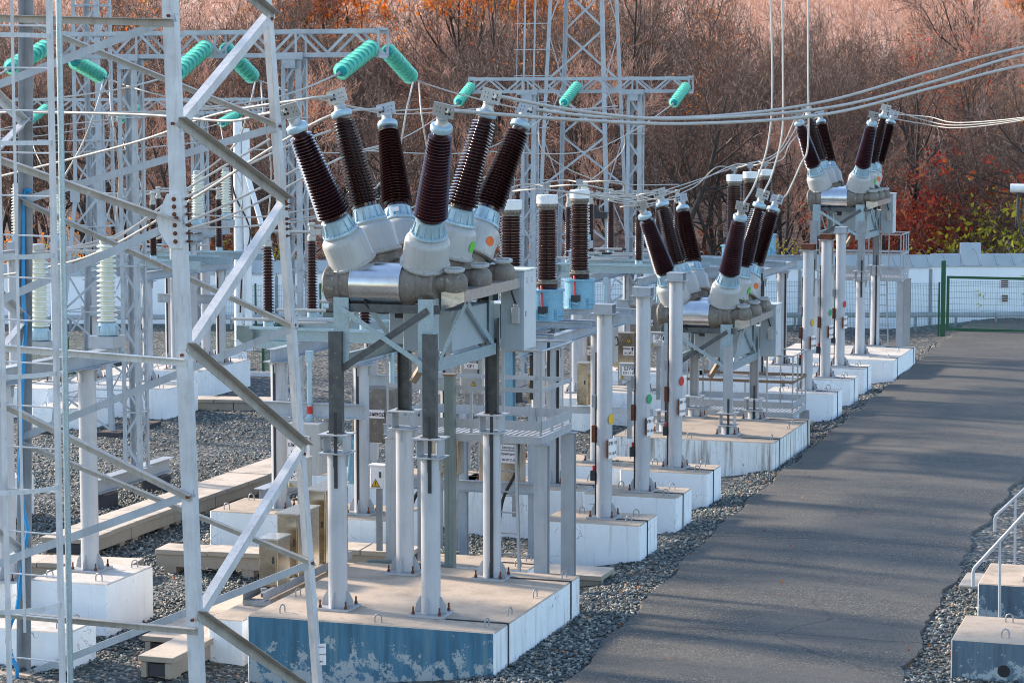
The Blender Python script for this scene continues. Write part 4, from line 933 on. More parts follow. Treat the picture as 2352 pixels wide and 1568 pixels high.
# ================================================================ WHITE POST INSULATORS ON STANDS
WP = MB().lathe(shed_profile(.20, 1.46, .105, .095, 16, 1.62), 28).mesh('white_porcelain', 'white_porcelain')
b = MB().lathe([(.17, 0), (.175, .01), (.165, .12), (.14, .2), (.10, .205)], 24)
for k in range(6): a = 2*PI*k/6; b.box((.165*math.cos(a), .165*math.sin(a), .08), (.04, .04, .15))
WPB = b.mesh('insulator_base', 'flange_paint'); WPH = MB().lathe([(.09, 1.45), (.11, 1.47), (.11, 1.55), (.06, 1.57)], 20).mesh('insulator_cap', 'terminal_metal')
WTOP = []
def post_stand(label, u, v, iu, iv, zc=4.2, s=1.0, along='v'):
    t = thing('post_insulator_stand', label, 'insulator stand', (u, v, 1.0), 'white post insulators on pipe stands')
    pipe_column(t, 0, 0, 0, zc-1.0, 'stand_column'); du, dv = iu-u, iv-v; h = zc-1+.13
    e = Vector((du, dv, 0)).normalized() if along != 'v' else Vector((0, 1 if dv >= 0 else -1, 0))
    p0 = Vector((0 if along == 'v' else 0, 0, h))-e*.75; p1 = Vector((0, 0, h))+e*(abs(dv) if along == 'v' else Vector((du, dv, 0)).length)+e*.25
    MB().ibeam(p0, p1, .2, .24, .012).build('stand_beam', 'beam_paint', t, False)
    MB().lohi((du-.24, dv-.2, h+.123), (du+.2, dv+.2, h+.31)).build('seat_bracket', 'steel_paint', t, False)
    i = link('white_porcelain', WP, t, (du, dv, h+.32)); i.scale = (s, s, 1); link('insulator_base', WPB, i); link('insulator_cap', WPH, i)
    WTOP.append(Vector((iu, iv, h+1.32+1.56))); return t
post_stand('cream ribbed post insulator on a pipe stand, behind the left leg of the pylon', -17.45, 32.1, -17.5, 32.9, 4.2)
q = av(8, 870, 31.0); post_stand('cream ribbed post insulator seen through the caged ladder, leftmost of the stands', q.x, 31.0, av(92, 780, 33.2).x, 33.2, 4.05)
for i, (cx, cy, ix, lab) in enumerate(((405, 847, 372, 'left of three far white insulators, beside the pylon middle leg'), (474, 817, 502, 'right of three far white insulators, over the long white footing'))):
    c = az(cx, cy, 1.0); q = av(ix, 560, c.y+1.2); post_stand(lab, c.x, c.y, c.x, c.y+1.5, 4.55)
q = ad(440, 560, 66); post_stand('middle of three far white insulators, hidden behind the pylon gusset', q.x, q.y, q.x, q.y+.5, 4.5)
q = ad(1349, 545, 60); post_stand('white ribbed insulator standing behind the back blue-tanked transformer of the nearer trio', q.x-.1, q.y-.6, q.x-.1, q.y, 4.45)
q = ad(30, 640, 62); post_stand('white ribbed insulator at the far left edge behind the ladder', q.x, q.y, q.x, q.y+.3, 4.3)
q = ad(128, 640, 62); post_stand('white ribbed insulator behind the grey galvanised pipe, far left', q.x, q.y, q.x, q.y+.3, 4.3)
# footings of all this left equipment
H4 = lambda u0, u1, v0, v1: [(u0+.25, v0+.2, .2), (u1-.25, v0+.22, .2), (u1-.22, v1-.2, .9), (u0+.25, v1-.22, .2)]
for lab, u0, u1, v0, v1, m_ in (
    ('tall white footing with a smooth pink-lit side, under the cream insulator stand', -18.0, -16.66, 31.15, 32.7, 'concrete_clean'),
    ('white footing in the bottom left corner, below the ladder', -18.6, -16.2, 29.1, 29.95, 'concrete_clean'),
    ('white footing at the left edge by the blue cable', -19.6, -18.35, 30.3, 31.6, 'concrete_clean'),
    ('cracked whitewashed footing under the near disconnector, left of the steel cabinets', -18.05, -14.5, 37.7, 39.2, 'concrete_white'),
    ('whitewashed footing under the back columns of the near disconnector', -18.0, -14.6, 42.2, 43.6, 'concrete_white'),
    ('long whitewashed footing under the front columns of the nearer transformer stand', -14.9, -12.2, 41.9, 43.3, 'concrete_white'),
    ('whitewashed footing under the back columns of the nearer transformer stand', -15.0, -12.2, 45.0, 46.5, 'concrete_white'),
    ('whitewashed footing under the front columns of the farther transformer stand', -15.0, -12.4, 61.7, 63.1, 'concrete_clean'),
    ('whitewashed footing under the back columns of the farther transformer stand', -15.0, -12.4, 64.8, 66.2, 'concrete_clean'),
    ('whitewashed footing behind the middle plinth, under its disconnector', -18.0, -14.6, 57.3, 58.8, 'concrete_clean'),
    ('whitewashed footing under the back columns of the second disconnector', -18.0, -14.6, 61.9, 63.3, 'concrete_clean'),
    ('white block with dark weep holes beside the near gantry column', -29.6, -27.2, 54.3, 56.2, 'concrete_clean'),
    ('low white block in front of the block with weep holes', -29.8, -28.2, 51.9, 53.2, 'concrete_clean'),
    ('long white footing running back towards the mesh fence, far left', -29.9, -28.25, 58.4, 61.9, 'concrete_clean'),
    ('white footing under the far left disconnector columns', -31.0, -30.0, 55.3, 61.5, 'concrete_clean'),
    ('small white footing at the left edge behind the dark pylon leg', -24.6, -23.3, 38.9, 40.6, 'concrete_clean'),
    ('white footing behind the front breaker, below its steel ladder', -13.3, -11.3, 35.6, 36.5, 'concrete_white')):
    block(lab, u0, u1, v0, v1, 1.0 if 'low' not in lab and 'below its' not in lab else .72, -.2, m_, H4(u0, u1, v0, v1), [(u1-.8, (v0+v1)/2)] if u1 > -15.5 else None)
for st in WTOP[2:]:
    if st.x < -25 or st.y > 55: block('white footing under the far insulator post at its column foot, %d m from the road' % round(-10-st.x), st.x-.6, st.x+.6, st.y-1.9, st.y+.1 if st.y < 70 else st.y-.4, .995, -.2, 'concrete_clean')
# weep holes
# ================================================================ CABINETS
CG = 'control cabinets'
def cabinet(label, p, w, h, d, mat='stainless', lines=None, sw=None, warn=None, legs=0, name='control_cabinet', rail=None, size=.07, spos=None):
    """p = front bottom centre"""
    t = thing(name, label, 'cabinet', p, CG)
    b = MB().lohi((-w/2, .004, 0), (w/2, d, h)).build('cabinet_body', mat, t, False, .008)
    MB().lohi((-w/2+.02, -.012, .03), (w/2-.02, .003, h-.04)).build('cabinet_door', mat, t, False, .004)
    MB().lohi((-w/2-.015, -.03, h+.002), (w/2+.015, d+.02, h+.024)).build('cabinet_roof', mat if mat != 'stainless' else 'tray_metal', t, False)
    MB().lohi((w/2-.08, -.03, h*.5), (w/2-.055, -.012, h*.5+.1)).build('door_handle', 'strap_dark', t, False)
    if lines: sign(t, lines, sw[0], sw[1], (spos[0], -.0155, spos[1]) if spos else (.0, -.0155, h*.62), 0, size)
    if warn: warning(t, warn[0], (warn[1], -.0125, warn[2]))
    for k in range(legs):
        x = (-w*.3, w*.3)[k % 2] if legs > 1 else 0
        MB().channel((x, d/2, 0), (x, d/2, -(p[2]-(rail or 1.0))), .05, .1, .006, (0, 1, 0), (1, 0, 0)).build('cabinet_leg', 'grey_steel', t, False)
    return t
cabinet('smallest stainless cabinet of the stepped trio beside the blue-fronted plinth', (-14.40, 32.12, .93), .31, .72, .48)
cabinet('middle stainless cabinet of the stepped trio beside the blue-fronted plinth', (-14.42, 32.92, .93), .36, .98, .85)
cabinet('tallest stainless cabinet at the back of the stepped trio beside the blue-fronted plinth', (-14.42, 34.05, .93), .36, 1.18, .95)
t = thing('cabinet_rack', 'steel channel rack on a whitewashed slab carrying the three stepped stainless cabinets', 'rack', (-14.42, 31.6, .0))
MB().channel((-.17, 0, .87), (-.17, 3.6, .87), .06, .13, .008, (1, 0, 0), (0, 0, 1)).channel((.17, 0, .87), (.17, 3.6, .87), .06, .13, .008, (-1, 0, 0), (0, 0, 1)).build('rack_channel', 'grey_steel', t, False)
MB().lohi((-.2, .05, .72), (.2, .2, .80)).build('rack_foot', 'grey_steel', t, False); MB().lohi((-.2, 2.9, .72), (.2, 3.1, .80)).build('rack_foot', 'grey_steel', t, False); MB().cyl((.02, .35, .80), (.02, .35, .935), .05, 10).build('cable_gland', 'grey_steel', t, False)
MB().lohi((-.3, -.95, -.2), (.26, 3.7, .715)).build('support_slab', 'concrete_white', t, False, .015)
p = ad(1147, 1122, 42.6); cabinet('stainless cabinet with a printed plate, seen through the ladder of the front platform', p, .80, .92, .35, 'stainless', ('Обогрев', 'приводов', '110 кВ С.Ш.'), (.36, .34), None, 2, size=.06, spos=(.18, .66), rail=.74)
p = ad(1240, 928, 55); cabinet('brass-tinted cabinet with plate, seen through the railing of the front platform', p, .62, .86, .4, 'stainless', ('Обогрев', 'В 110'), (.36, .26), None, 2, size=.1, spos=(-.08, .62))
p = ad(1337, 930, 55.5); cabinet('tall narrow brass-tinted cabinet just right of the tall platform leg', p, .27, 1.0, .35, 'stainless', None, None, None, 0)
p = ad(1369, 930, 55.6); cabinet('brass-tinted cabinet with plate half hidden by the yellow-dotted column', p, .36, .74, .35, 'stainless', ('Шкаф', 'ТТ'), (.2, .26), (.1, .05, .2), 0, size=.085, spos=(.04, .57))
b = thing('cabinet_rack', 'long steel channel rail carrying two brass-tinted cabinets beside the tall platform leg', 'rack', (ad(1350, 935, 55.5).x, ad(1350, 935, 55.5).y, 0)); MB().channel((-1.6, .1, 1.07), (1.6, .1, 1.07), .08, .17, .01, (0, 1, 0), (0, 0, 1)).build('rack_channel', 'beam_paint', b, False); MB().lohi((-1.5, .12, .0), (-1.2, .3, .975)).lohi((1.2, .12, .0), (1.5, .3, .975)).build('rack_post', 'concrete_white', b, False)
p = ad(1362, 844, 61); cabinet('stainless cabinet with warning triangle, left of the yellow-dotted column', p, .42, .90, .4, 'stainless', ('Шкаф об.', 'яч. №1'), (.3, .24), (.14, .0, .76), 2, size=.07, spos=(.0, .45))
p = ad(1434, 844, 61); cabinet('wide stainless cabinet with warning triangle, between the yellow-dotted and green-dotted columns', p, .58, .90, .4, 'stainless', ('Шкаф об.', 'яч. №2'), (.3, .24), (.17, .12, .74), 2, size=.07, spos=(.12, .45))
p = ad(1422, 766, 66); cabinet('narrow white cabinet beyond the wide stainless one', p, .22, .6, .3, 'cap_white')
p = ad(1443, 874, 51); cabinet('grey box with ШУР plate and yellow warning, beside the green-dotted column', p, .42, .36, .2, 'bowl_paint', ('ШУР', 'СР1 110'), (.32, .2), (.09, -.13, .08), 1, 'control_box', 1.0, (.11, .075), (.02, .22))
p = ad(1510, 796, 58); cabinet('grey box with ШУР plate, just left of the red-dotted column', p, .46, .34, .2, 'bowl_paint', ('ШУР', 'ШР 110', 'Р Сер'), (.32, .2), (.08, -.13, .06), 1, 'control_box', 1.0, (.09, .065, .05), (.05, .2))
p = ad(684, 1120, 38.6); cabinet('grey box with ШУР plate behind the right leg of the pylon', p, .36, .50, .2, 'bowl_paint', ('ШУР', 'ШР 110', 'ВЭС-'), (.33, .32), (.08, -.12, .05), 1, 'control_box', .9, (.1, .085, .10), (.0, .28))
p = ad(866, 1122, 38.4); cabinet('small white box with yellow warning triangle, half behind a breaker column', p, .26, .38, .16, 'sign_white', None, None, (.16, -.02, .10), 1, 'control_box', .9)
p = ad(1082, 905, 47); cabinet('grey drive cabinet with warning triangle, seen between the posts under the front breaker', p, .46, .82, .35, 'bowl_paint', ('Привод', 'СР1'), (.3, .2), (.12, .05, .22), 2, 'drive_cabinet', 1.0, (.085, .085), (.0, .62))
p = ad(1168, 950, 43.5); t = thing('steel_column', 'blue painted steel column behind the control box of the front breaker', 'steel column', (p.x, p.y, 1.0))
MB().ibeam((0, 0, 0), (0, 0, 2.9), .22, .2, .012, (0, 1, 0)).build('column_shaft', 'column_blue', t, False); MB().box((0, 0, .01), (.36, .36, .02)).build('base_plate', 'steel_paint', t, False); MB().box((0, 0, 2.91), (.3, .3, .02)).build('head_plate', 'steel_paint', t, False)
t = thing('connection_frame', 'grey horizontal beam frame with cables, between the front breaker posts and the transformer stand', 'steel frame', (-13.4, 38.6, 1.0))
for z in (.55, 1.5): MB().ibeam((-1.6, 0, z), (1.5, 0, z), .12, .2, .01).build('frame_beam', 'beam_paint', t, False)
for x in (-1.3, -.1, 1.2): MB().ibeam((x, .08, -.9), (x, .08, 1.9), .14, .12, .01, (0, 1, 0)).build('frame_post', 'beam_paint', t, False)
MB().tube(smooth_path([(-1.1, -.1, -.6), (-1.0, -.15, .2), (-.7, -.12, .7), (-.6, -.1, 1.4)]), .035, 8).build('cable', 'black_rubber', t)
MB().tube(smooth_path([(.6, -.1, -.6), (.7, -.15, .3), (.95, -.12, .9), (1.0, -.1, 1.6)]), .03, 8).build('cable', 'black_rubber', t)
p = ad(1020, 1090, 40.5); cabinet('stainless cabinet low between the front breaker posts, beside the connection frame', p, .5, .75, .35, 'stainless', ('Шкаф', 'В 110'), (.3, .2), (.1, .0, .2), 2, size=.085, rail=.5)
p = ad(985, 905, 46.5); cabinet('white cabinet between the rear posts of the front breaker', p, .42, .7, .3, 'sign_white', None, None, (.13, .0, .3), 2)
# steel cable duct rising to the front breaker
for (x, v, zt_, lab) in ((1035, 34.14, 4.05, 'olive grey steel cable duct rising behind the front breaker'), (1035, 54.0, 2.2, 'olive grey steel cable duct rising behind the middle breaker')):
    u = -12.15; t = thing('cable_duct', lab, 'cable duct', (u, v, .3), 'steel cable ducts behind the breakers')
    MB().lohi((-.075, -.05, 0), (-.005, .05, zt_-.3)).lohi((.0, -.06, 0), (.085, .06, zt_-.3)).build('duct_riser', 'olive_grey', t, False)
    MB().lohi((-.09, -.075, zt_-.30), (.10, .075, zt_-.27)).build('duct_cap', 'brown_steel', t, False)
    MB().lohi((-1.4, -.03, .55), (-.08, .07, .72)).build('duct_tray', 'olive_grey', t, False)
# ================================================================ CABLE TROUGHS
def trough(label, u0, v0, u1, v1, w, z, h=.34, tile=1.0):
    a = Vector((u0, v0, 0)); d = Vector((u1-u0, v1-v0, 0)); L_ = d.length; ang = math.atan2(d.y, d.x)
    t = thing('cable_trough', label, 'cable trough', (u0, v0, z), 'concrete cable troughs', ang)
    b = MB(); n = max(1, round(L_/tile)); r = random.Random(int(u0*10+v0))
    for i in range(n):
        x0, x1 = L_*i/n+.006, L_*(i+1)/n-.006; dz = r.uniform(-.008, .008); dy = r.uniform(-.012, .012); b.box(((x0+x1)/2, dy, -.045+dz), (x1-x0, w, .085))
    b.build('cover_slabs', 'concrete_raw', t, False, .006)
    b = MB(); m_ = max(1, round(L_/1.9))
    for i in range(m_):
        x0, x1 = L_*i/m_+.012, L_*(i+1)/m_-.012
        for s in (-1, 1): b.ext([(-.04, 0), (.04, 0), (.04, .22), (-.04, .22)], (x0, s*(w/2-.09), -.31), (x1, s*(w/2-.09), -.31), (0, 1, 0), (0, 0, 1))
        for xx in (x0+.25, x1-.25): b.box((xx, 0, -h-.1), (.22, w*.8, .42))
    b.build('trough_sides', 'concrete_raw', t, False)
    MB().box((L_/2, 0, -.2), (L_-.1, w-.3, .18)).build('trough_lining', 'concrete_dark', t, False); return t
trough('long concrete trough running back from the cream insulator footing to the disconnector', -20.45, 36.6, -20.45, 47.6, .95, .55)
trough('stepped concrete trough, upper length beside the cracked footing', -18.25, 36.15, -16.3, 36.3, .62, .62, tile=.98)
trough('concrete trough left of the tall white footing, lower length', -20.8, 35.0, -18.3, 35.3, .75, .48)
trough('narrow concrete trough ending among the gravel left of the blue-fronted plinth', -14.92, 29.3, -14.92, 35.5, .56, .42)
trough('second concrete trough alongside the narrow one, left of the blue-fronted plinth', -15.55, 30.7, -15.55, 36.2, .6, .36)
trough('concrete trough between the blue-fronted plinth and the first road footing', -13.6, 36.9, -10.3, 36.9, .8, .5)
trough('brownish concrete trough across the back of the steel cabinets', -16.4, 36.6, -13.7, 36.75, .7, .72)
trough('far concrete trough crossing the gravel right of the long white footing', -28.0, 56.6, -24.8, 57.2, .75, .5)
trough('concrete trough beyond the middle plinth', -13.7, 56.6, -10.6, 56.6, .8, .55)
trough('concrete trough just behind the front breaker plinth', -14.6, 35.0, -13.5, 35.4, .7, .55)
# ================================================================ RIGHT SIDE OF THE ROAD
block('scuffed dark blue footing in the bottom right corner, round hole in its face', -3.9, -1.0, 31.45, 33.05, 1.0, -.2, 'concrete_darkblue', [(-3.2, 31.75, .1), (-3.25, 32.75, .1)], None)
block('dark blue footing behind the bottom right one, by the handrail', -4.0, -1.0, 35.4, 37.1, 1.0, -.2, 'concrete_darkblue', [(-3.3, 35.7, .1), (-3.25, 36.7, .1)], None)
tag(MB().lohi((-4.55, 37.5, .3), (-1.5, 38.6, .53)).build('concrete_slab', 'concrete_raw', None, False, .02), 'low pale slab flush with the gravel, behind the dark blue footings', 'concrete slab')
h = MB().cyl((-3.18, 31.452, .60), (-3.18, 31.446, .60), .085, 18).build('drain_hole', 'black_rubber'); fo = [o for o in COL.objects if o.get('label', '').startswith('scuffed dark blue')][0]; h.parent = fo; h.location = -fo.location
for lab, v, pts, posts in (('white tubular handrail rising to the right, front one by the dark blue footings', 34.6, ((1375, 945), (1376, 850), (1384, 825), (1705, 478), (2050, 120)), ((1548, 1180, 655), (1900, 1100, 275))),
                      ('white tubular handrail rising to the right, back one at the picture edge', 38.9, ((1515, 590), (1517, 505), (1525, 485), (1705, 318), (2000, 40)), ((1648, 800, 372), (1960, 760, 80)))):
    t = thing('handrail', lab, 'handrail', (-4, v, .5), 'handrails at the steps')
    W = Vector((-4, v, .5)); cv = lambda x, y: av(1745.7+x*.3557, 1010.7+y*.3557, v)-W
    MB().tube([cv(*p) for p in pts], .027, 10).build('rail', 'pole_paint', t)
    for x, y0, y1 in posts:
        b = cv(x, y0); b.z = -.1; MB().tube([b, cv(x, y1)], .022, 10).build('rail_post', 'pole_paint', t)
t = thing('pipe_column', 'white pipe column foot with gusset plates on the bottom right footing', 'steel column', (-2.62, 32.15, 1.0))
pipe_column(t, 0, 0, 0, 3.4)
q = ad(2338, 436, 44); t = thing('floodlight', 'white tubular lamp head on a dark bracket at the right picture edge', 'floodlight', q)
MB().cyl((-.14, 0, .03), (.9, 0, .02), .085, 18).build('lamp_body', 'cap_white', t); MB().tube([(.02, 0, -.05), (.0, 0, -.3)], .03, 8).tube(smooth_path([(0, 0, -.2), (.03, 0, -.6), (.2, 0, -.95), (.7, 0, -1.1), (1.2, 0, -1.1)]), .028, 8).build('bracket_arm', 'strap_dark', t)
MB().cyl((1.2, 0, -1.4), (1.2, 0, -6.3), .1, 14).build('lamp_post', 'pole_paint', t)
# ================================================================ WALL, RAZOR WIRE, GUARD RAIL, FENCE, GATE
WD = 88.0
def wp(s, d, z): p = HB*s+HF*d; return Vector((p.x, p.y, z))
def wbox(b, s0, s1, d0, d1, z0, z1):
    vs = [wp(s, d, z) for z in (z0, z1) for d in (d0, d1) for s in (s0, s1)]
    return b.raw(vs, [(0, 2, 3, 1), (4, 5, 7, 6), (0, 1, 5, 4), (2, 6, 7, 3), (0, 4, 6, 2), (1, 3, 7, 5)])
t = thing('perimeter_wall', 'long white concrete wall with grey-blue coping closing the yard', 'wall', (0, 0, 0))
ztop = lambda s: float(np.interp(s, [-19.5, 19.5], [2.50, 2.90]))
b = MB(); c = MB(); jn = MB()
for i in range(10):
    s0, s1 = -24+i*5, -19+i*5; zt_ = ztop((s0+s1)/2)
    wbox(b, s0+.02, s1-.02, WD, WD+.2, -.5, zt_-.5); wbox(c, s0, s1, WD-.06, WD+.14, zt_-.495, zt_)
    wbox(jn, s1-.06, s1+.06, WD-.02, WD+.01, -.2, zt_-.55)
b.build('wall_panels', 'wall_paint', t, False); c.build('coping', 'coping_paint', t, False); jn.build('panel_joints', 'grey_steel', t, False)
for s, w in ((17.5, .38), (-9.9, .5)):
    b = MB(); z_ = ztop(s); wbox(b, s-w, s+w, WD-.09, WD+.2, z_-.45, z_+.42); b.build('raised_block', 'coping_paint', t, False)
rz = MB(); pts = []
for i in range(2300):
    s = -22+i*.019; a = i*2*PI/34; z_ = ztop(s)-.12
    pts.append(wp(s, WD-.12+.25*math.cos(a)*.5, z_+.32*math.sin(a)))
rz.tube(pts, .010, 3); tag(rz.build('razor_wire', 'grey_steel'), 'coiled razor wire along the coping of the white perimeter wall', 'razor wire')
t = thing('guard_rail', 'grey steel guard rail running along the foot of the white wall', 'guard rail', (0, 0, 0))
b = MB(); zr = lambda s: .62+s*.003
for i in range(16): s = -24+i*3; wbox(b, s, s+2.99, WD-2.45, WD-2.38, zr(s)-.0, zr(s)+.19); wbox(b, s, s+2.99, WD-2.50, WD-2.455, zr(s)+.05, zr(s)+.1)
b.build('rail_beam', 'beam_paint', t, False); b = MB()
for i in range(33): s = -24+i*1.5; wbox(b, s, s+.08, WD-2.36, WD-2.28, 0, zr(s)+.16)
b.build('rail_posts', 'grey_steel', t, False)
def mesh_panel(p0, p1, h, zb0, zb1, dx=.06, r=.003, root=None, name='mesh_panel'):
    b = MB(); p0, p1 = Vector(p0), Vector(p1); L_ = (p1-p0).length; n = int(L_/dx); d = (p1-p0).normalized()
    for i in range(n+1):
        f = i/n; p = p0+(p1-p0)*f; z = zb0+(zb1-zb0)*f; b.bar((p.x, p.y, z), (p.x, p.y, z+h), r*2, r*2, d)
    hz = [.02, .10, .16, .38, .58, .78, .98, 1.18, 1.38, 1.46, 1.52]
    for q in hz:
        z = q/1.52*(h-.06); b.bar((p0.x, p0.y, zb0+z), (p1.x, p1.y, zb1+z), r*2.6, r*2.6)
    return b.build(name, 'mesh_green', root, False)
GP = az(2165, 760, .45)
def fence(label, pts, h):
    t = thing('mesh_fence', label, 'fence', pts[0], 'green mesh fences'); W = Vector(pts[0])
    for a, c in zip(pts, pts[1:]):
        a, c = Vector(a)-W, Vector(c)-W; n = max(1, round((c-a).length/2.5))
        for i in range(n):
            p, q = a+(c-a)*(i/n), a+(c-a)*((i+1)/n)
            mesh_panel((p.x, p.y, 0), (q.x, q.y, 0), h, p.z+.05, q.z+.05, root=t)
            MB().lohi((p.x-.03, p.y-.03, p.z-.3), (p.x+.03, p.y+.03, p.z+h+.08)).build('fence_post', 'green_paint', t, False)
    return t
fence('green mesh fence left of the gate, in front of the white wall', [(GP.x-.15, GP.y+.05, .40), (-16, GP.y+1.5, .3), (-24, 82.0, .15), (-38, 78.0, .1)], 1.72)
q1, q2, q3 = az(605, 859, .2), az(350, 868, .2), az(-40, 880, .2)
q0 = az(640, 838, .2)
fence('nearer green mesh fence behind the long white footing, far left', [tuple(q0), tuple(q1), tuple(q2), tuple(q3)], 1.35)
tag(MB().lohi((q1.x-.9, q1.y-.6, .0), (q1.x+.5, q1.y-.25, .32)).build('kerb_block', 'concrete_clean', None, False, .01), 'low white kerb block at the foot of the nearer green fence', 'kerb block')
t = thing('mesh_gate', 'green framed mesh gate closing the road at the far end', 'gate', GP)
MB().lohi((-.075, -.075, -.2), (.075, .075, 2.52)).build('gate_post', 'green_paint', t, False)
b = MB().lohi((.12, -.04, .02), (.21, .04, 1.98)).lohi((.21, -.04, 1.89), (6.2, .04, 1.98)).lohi((.21, -.04, .03), (6.2, .04, .12)).lohi((6.2, -.05, .02), (6.32, .05, 1.98)); b.build('gate_frame', 'green_paint', t, False)
mesh_panel((.22, 0, 0), (6.2, 0, 0), 1.72, .13, .13, root=t)
q = thing('notice_board', 'pair of faded red and white notices on the wall behind the gate', 'sign', (0, 0, 0))
for (x, y, w_, h_) in ((2310, 653, .33, .33), (2311, 687, .28, .30)):
    c = ad(x, y, WD-.03); b = MB(); s = (c-CAM).dot(RT); wbox(b, s-w_/2, s+w_/2, WD-.035, WD-.022, c.z-h_/2, c.z+h_/2); n = b.build('notice', 'sign_white', q, False)
    b = MB()
    for k in range(4): wbox(b, s-w_/2+.03, s+w_/2-.03, WD-.041, WD-.036, c.z-h_/2+.04+k*h_*.22, c.z-h_/2+.09+k*h_*.22)
    b.build('faded_print', 'dot_orange' if False else 'rust', n, False)
c = ad(2270, 757, WD-3.2); b = MB(); s = (c-CAM).dot(RT); wbox(b, s-.5, s+.5, WD-3.5, WD-3.0, 0, .42); tag(b.build('kerb_block', 'concrete_clean', None, False), 'white block standing by the guard rail behind the gate', 'kerb block')
# ================================================================ CONDUCTORS
def wire(label, pts, r=.018, group='overhead conductors', name='conductor', k=10, mat='wire_metal'):
    return tag(MB().tube(smooth_path(pts, k), r, 8).build(name, mat), label, 'wire', group)
TA = lambda k, s: TERM[('A', k, s)]; TB = lambda k, s: TERM[('B', k, s)]; TC = lambda k, s: TERM[('C', k, s)]
LUG = lambda p, q: None
# three heavy conductors sweeping from the front breaker over the road
for k, (pts, nm) in enumerate(((((1130, 257), (1330, 276), (1600, 284), (1900, 262), (2150, 200), (2352, 150), (2700, 95)), 'lowest'), (((1210, 222), (1330, 255), (1560, 273), (1900, 248), (2150, 186), (2352, 125), (2700, 60)), 'middle'), (((1240, 252), (1400, 270), (1650, 266), (1900, 232), (2150, 160), (2352, 108), (2700, 40)), 'highest'))):
    kk = (0, 1, 2)[k]; d0 = (TA(kk, 1)-CAM).dot(FW); P_ = [TA(kk, 1)+Vector((.11, -.02, 0))]
    for x, y in pts[1:]: P_.append(ad(x, y, d0+(x-1150)*.009))
    wire('%s of the three heavy conductors sweeping right over the road from the front breaker' % nm, P_, .026)
    a = TA(kk, 1)+Vector((.06, -.025, 0)); c = smooth_path(P_, 10)[3]; tag(MB().tube([a, a+(c-a)*.35, a+(c-a)*.9], [.04, .032, .028], 8).build('cable_lug', 'terminal_metal'), 'cable lug starting the %s heavy conductor at its terminal plate' % nm, 'cable lug', 'cable lugs')
# conductors from the left bushings towards the near gantry
for k, (pts, nm) in enumerate(((((600, 263), (520, 278), (330, 264), (60, 258), (-60, 262)), 'front'), (((700, 228), (500, 262), (300, 330), (-60, 420)), 'middle'), (((770, 262), (640, 330), (420, 470), (200, 590), (-40, 640)), 'back'))):
    d0 = (TA(k, -1)-CAM).dot(FW); P_ = [TA(k, -1)+Vector((-.10, -.02, 0))]
    for x, y in pts: P_.append(ad(x, y, d0+(700-x)*.006))
    wire('conductor leaving leftwards from the %s left bushing of the front breaker' % nm, P_, .02)
    a = TA(k, -1)+Vector((-.06, -.02, 0)); c = smooth_path(P_, 10)[3]; tag(MB().tube([a, a+(c-a)*.35, a+(c-a)*.9], [.038, .03, .024], 8).build('cable_lug', 'terminal_metal'), 'cable lug at the %s left terminal plate of the front breaker' % nm, 'cable lug', 'cable lugs')
# busbar conductors strung between the near gantry strings and beyond
for i, nm in enumerate(('left', 'middle', 'right')):
    a = WIRE_ENDS[('P1n', i)]; e = (proj(a))
    tgt = ((-60, 205), (15, 207), (215, 187))[i]
    if i == 2: P_ = [a, ad(640, 222, 42), ad(420, 253, 41), ad(250, 266, 40)]
    elif i == 1: P_ = [a, ad(330, 192, 41), ad(262, 207, 40.5), ad(120, 226, 40), ad(-40, 235, 39.5)]
    else: P_ = [a, ad(-40, 190, 40), ad(-120, 215, 39)]
    wire('conductor leading left from the %s near string of the long gantry beam' % nm, P_, .018)
    f = WIRE_ENDS[('P1f', i)]; fx, fy = proj(f)
    P_ = [f, ad(fx+120, fy+38, 47), ad(fx+290, fy+72, 52), ad(fx+470, fy+62, 58)]
    wire('conductor leading away to the right from the %s far string of the long gantry beam' % nm, P_, .016)
    P_ = [f+Vector((.02, 0, -.02)), ad(fx-12, fy+60, 45), ad(fx-45, fy+200 if i == 2 else fy+150, 45), ad(fx-140 if i else fx-90, fy+300 if i == 2 else fy+230, 45)]
    wire('dropper curving down from the %s far string of the long gantry beam' % nm, P_, .018)
    P_ = [f+Vector((.1, .1, -.06)), ad(fx+20, fy+80, 46), ad(fx+38, fy+210, 46.5), ad(fx+30, fy+330, 47)]
    wire('second dropper hanging from the %s far string of the long gantry beam' % nm, P_, .016)
for i, nm in enumerate(('left', 'middle', 'right')):
    a = WIRE_ENDS[('P2', i)]; x, y = proj(a); P_ = [a, ad(x-110, y+72, 58), ad(x-230, y+112, 56), ad(x-480, y+105, 52)]
    wire('thin conductor leading left from the %s string of the far gantry' % nm, P_, .014)
    P_ = [ad(x-110, y+72, 58), ad(x-118, y+110, 58), ad(x-190, y+175, 56), ad(x-300, y+235, 53)] if i else [ad(1236, 300, 55), ad(1250, 350, 55), ad(1330, 400, 56), ad(1430, 423, 57), ad(1560, 424, 58)]
    wire('thin dropper swinging down below the %s string of the far gantry' % nm, P_, .014)
for i, nm in enumerate(('left', 'middle', 'right')):
    a = WIRE_ENDS[('P3', i)]; x, y = proj(a); wire('thin conductor leading left from the %s string of the far left gantry' % nm, [a, ad(x-90, y+22, 60), ad(x-230, y+40, 58), ad(x-420, y+38, 56)], .013)
    wire('thin dropper below the %s string of the far left gantry' % nm, [a, ad(x+12, y+60, 61), ad(x+50, y+150, 60), ad(x+42, y+215, 60)], .013)
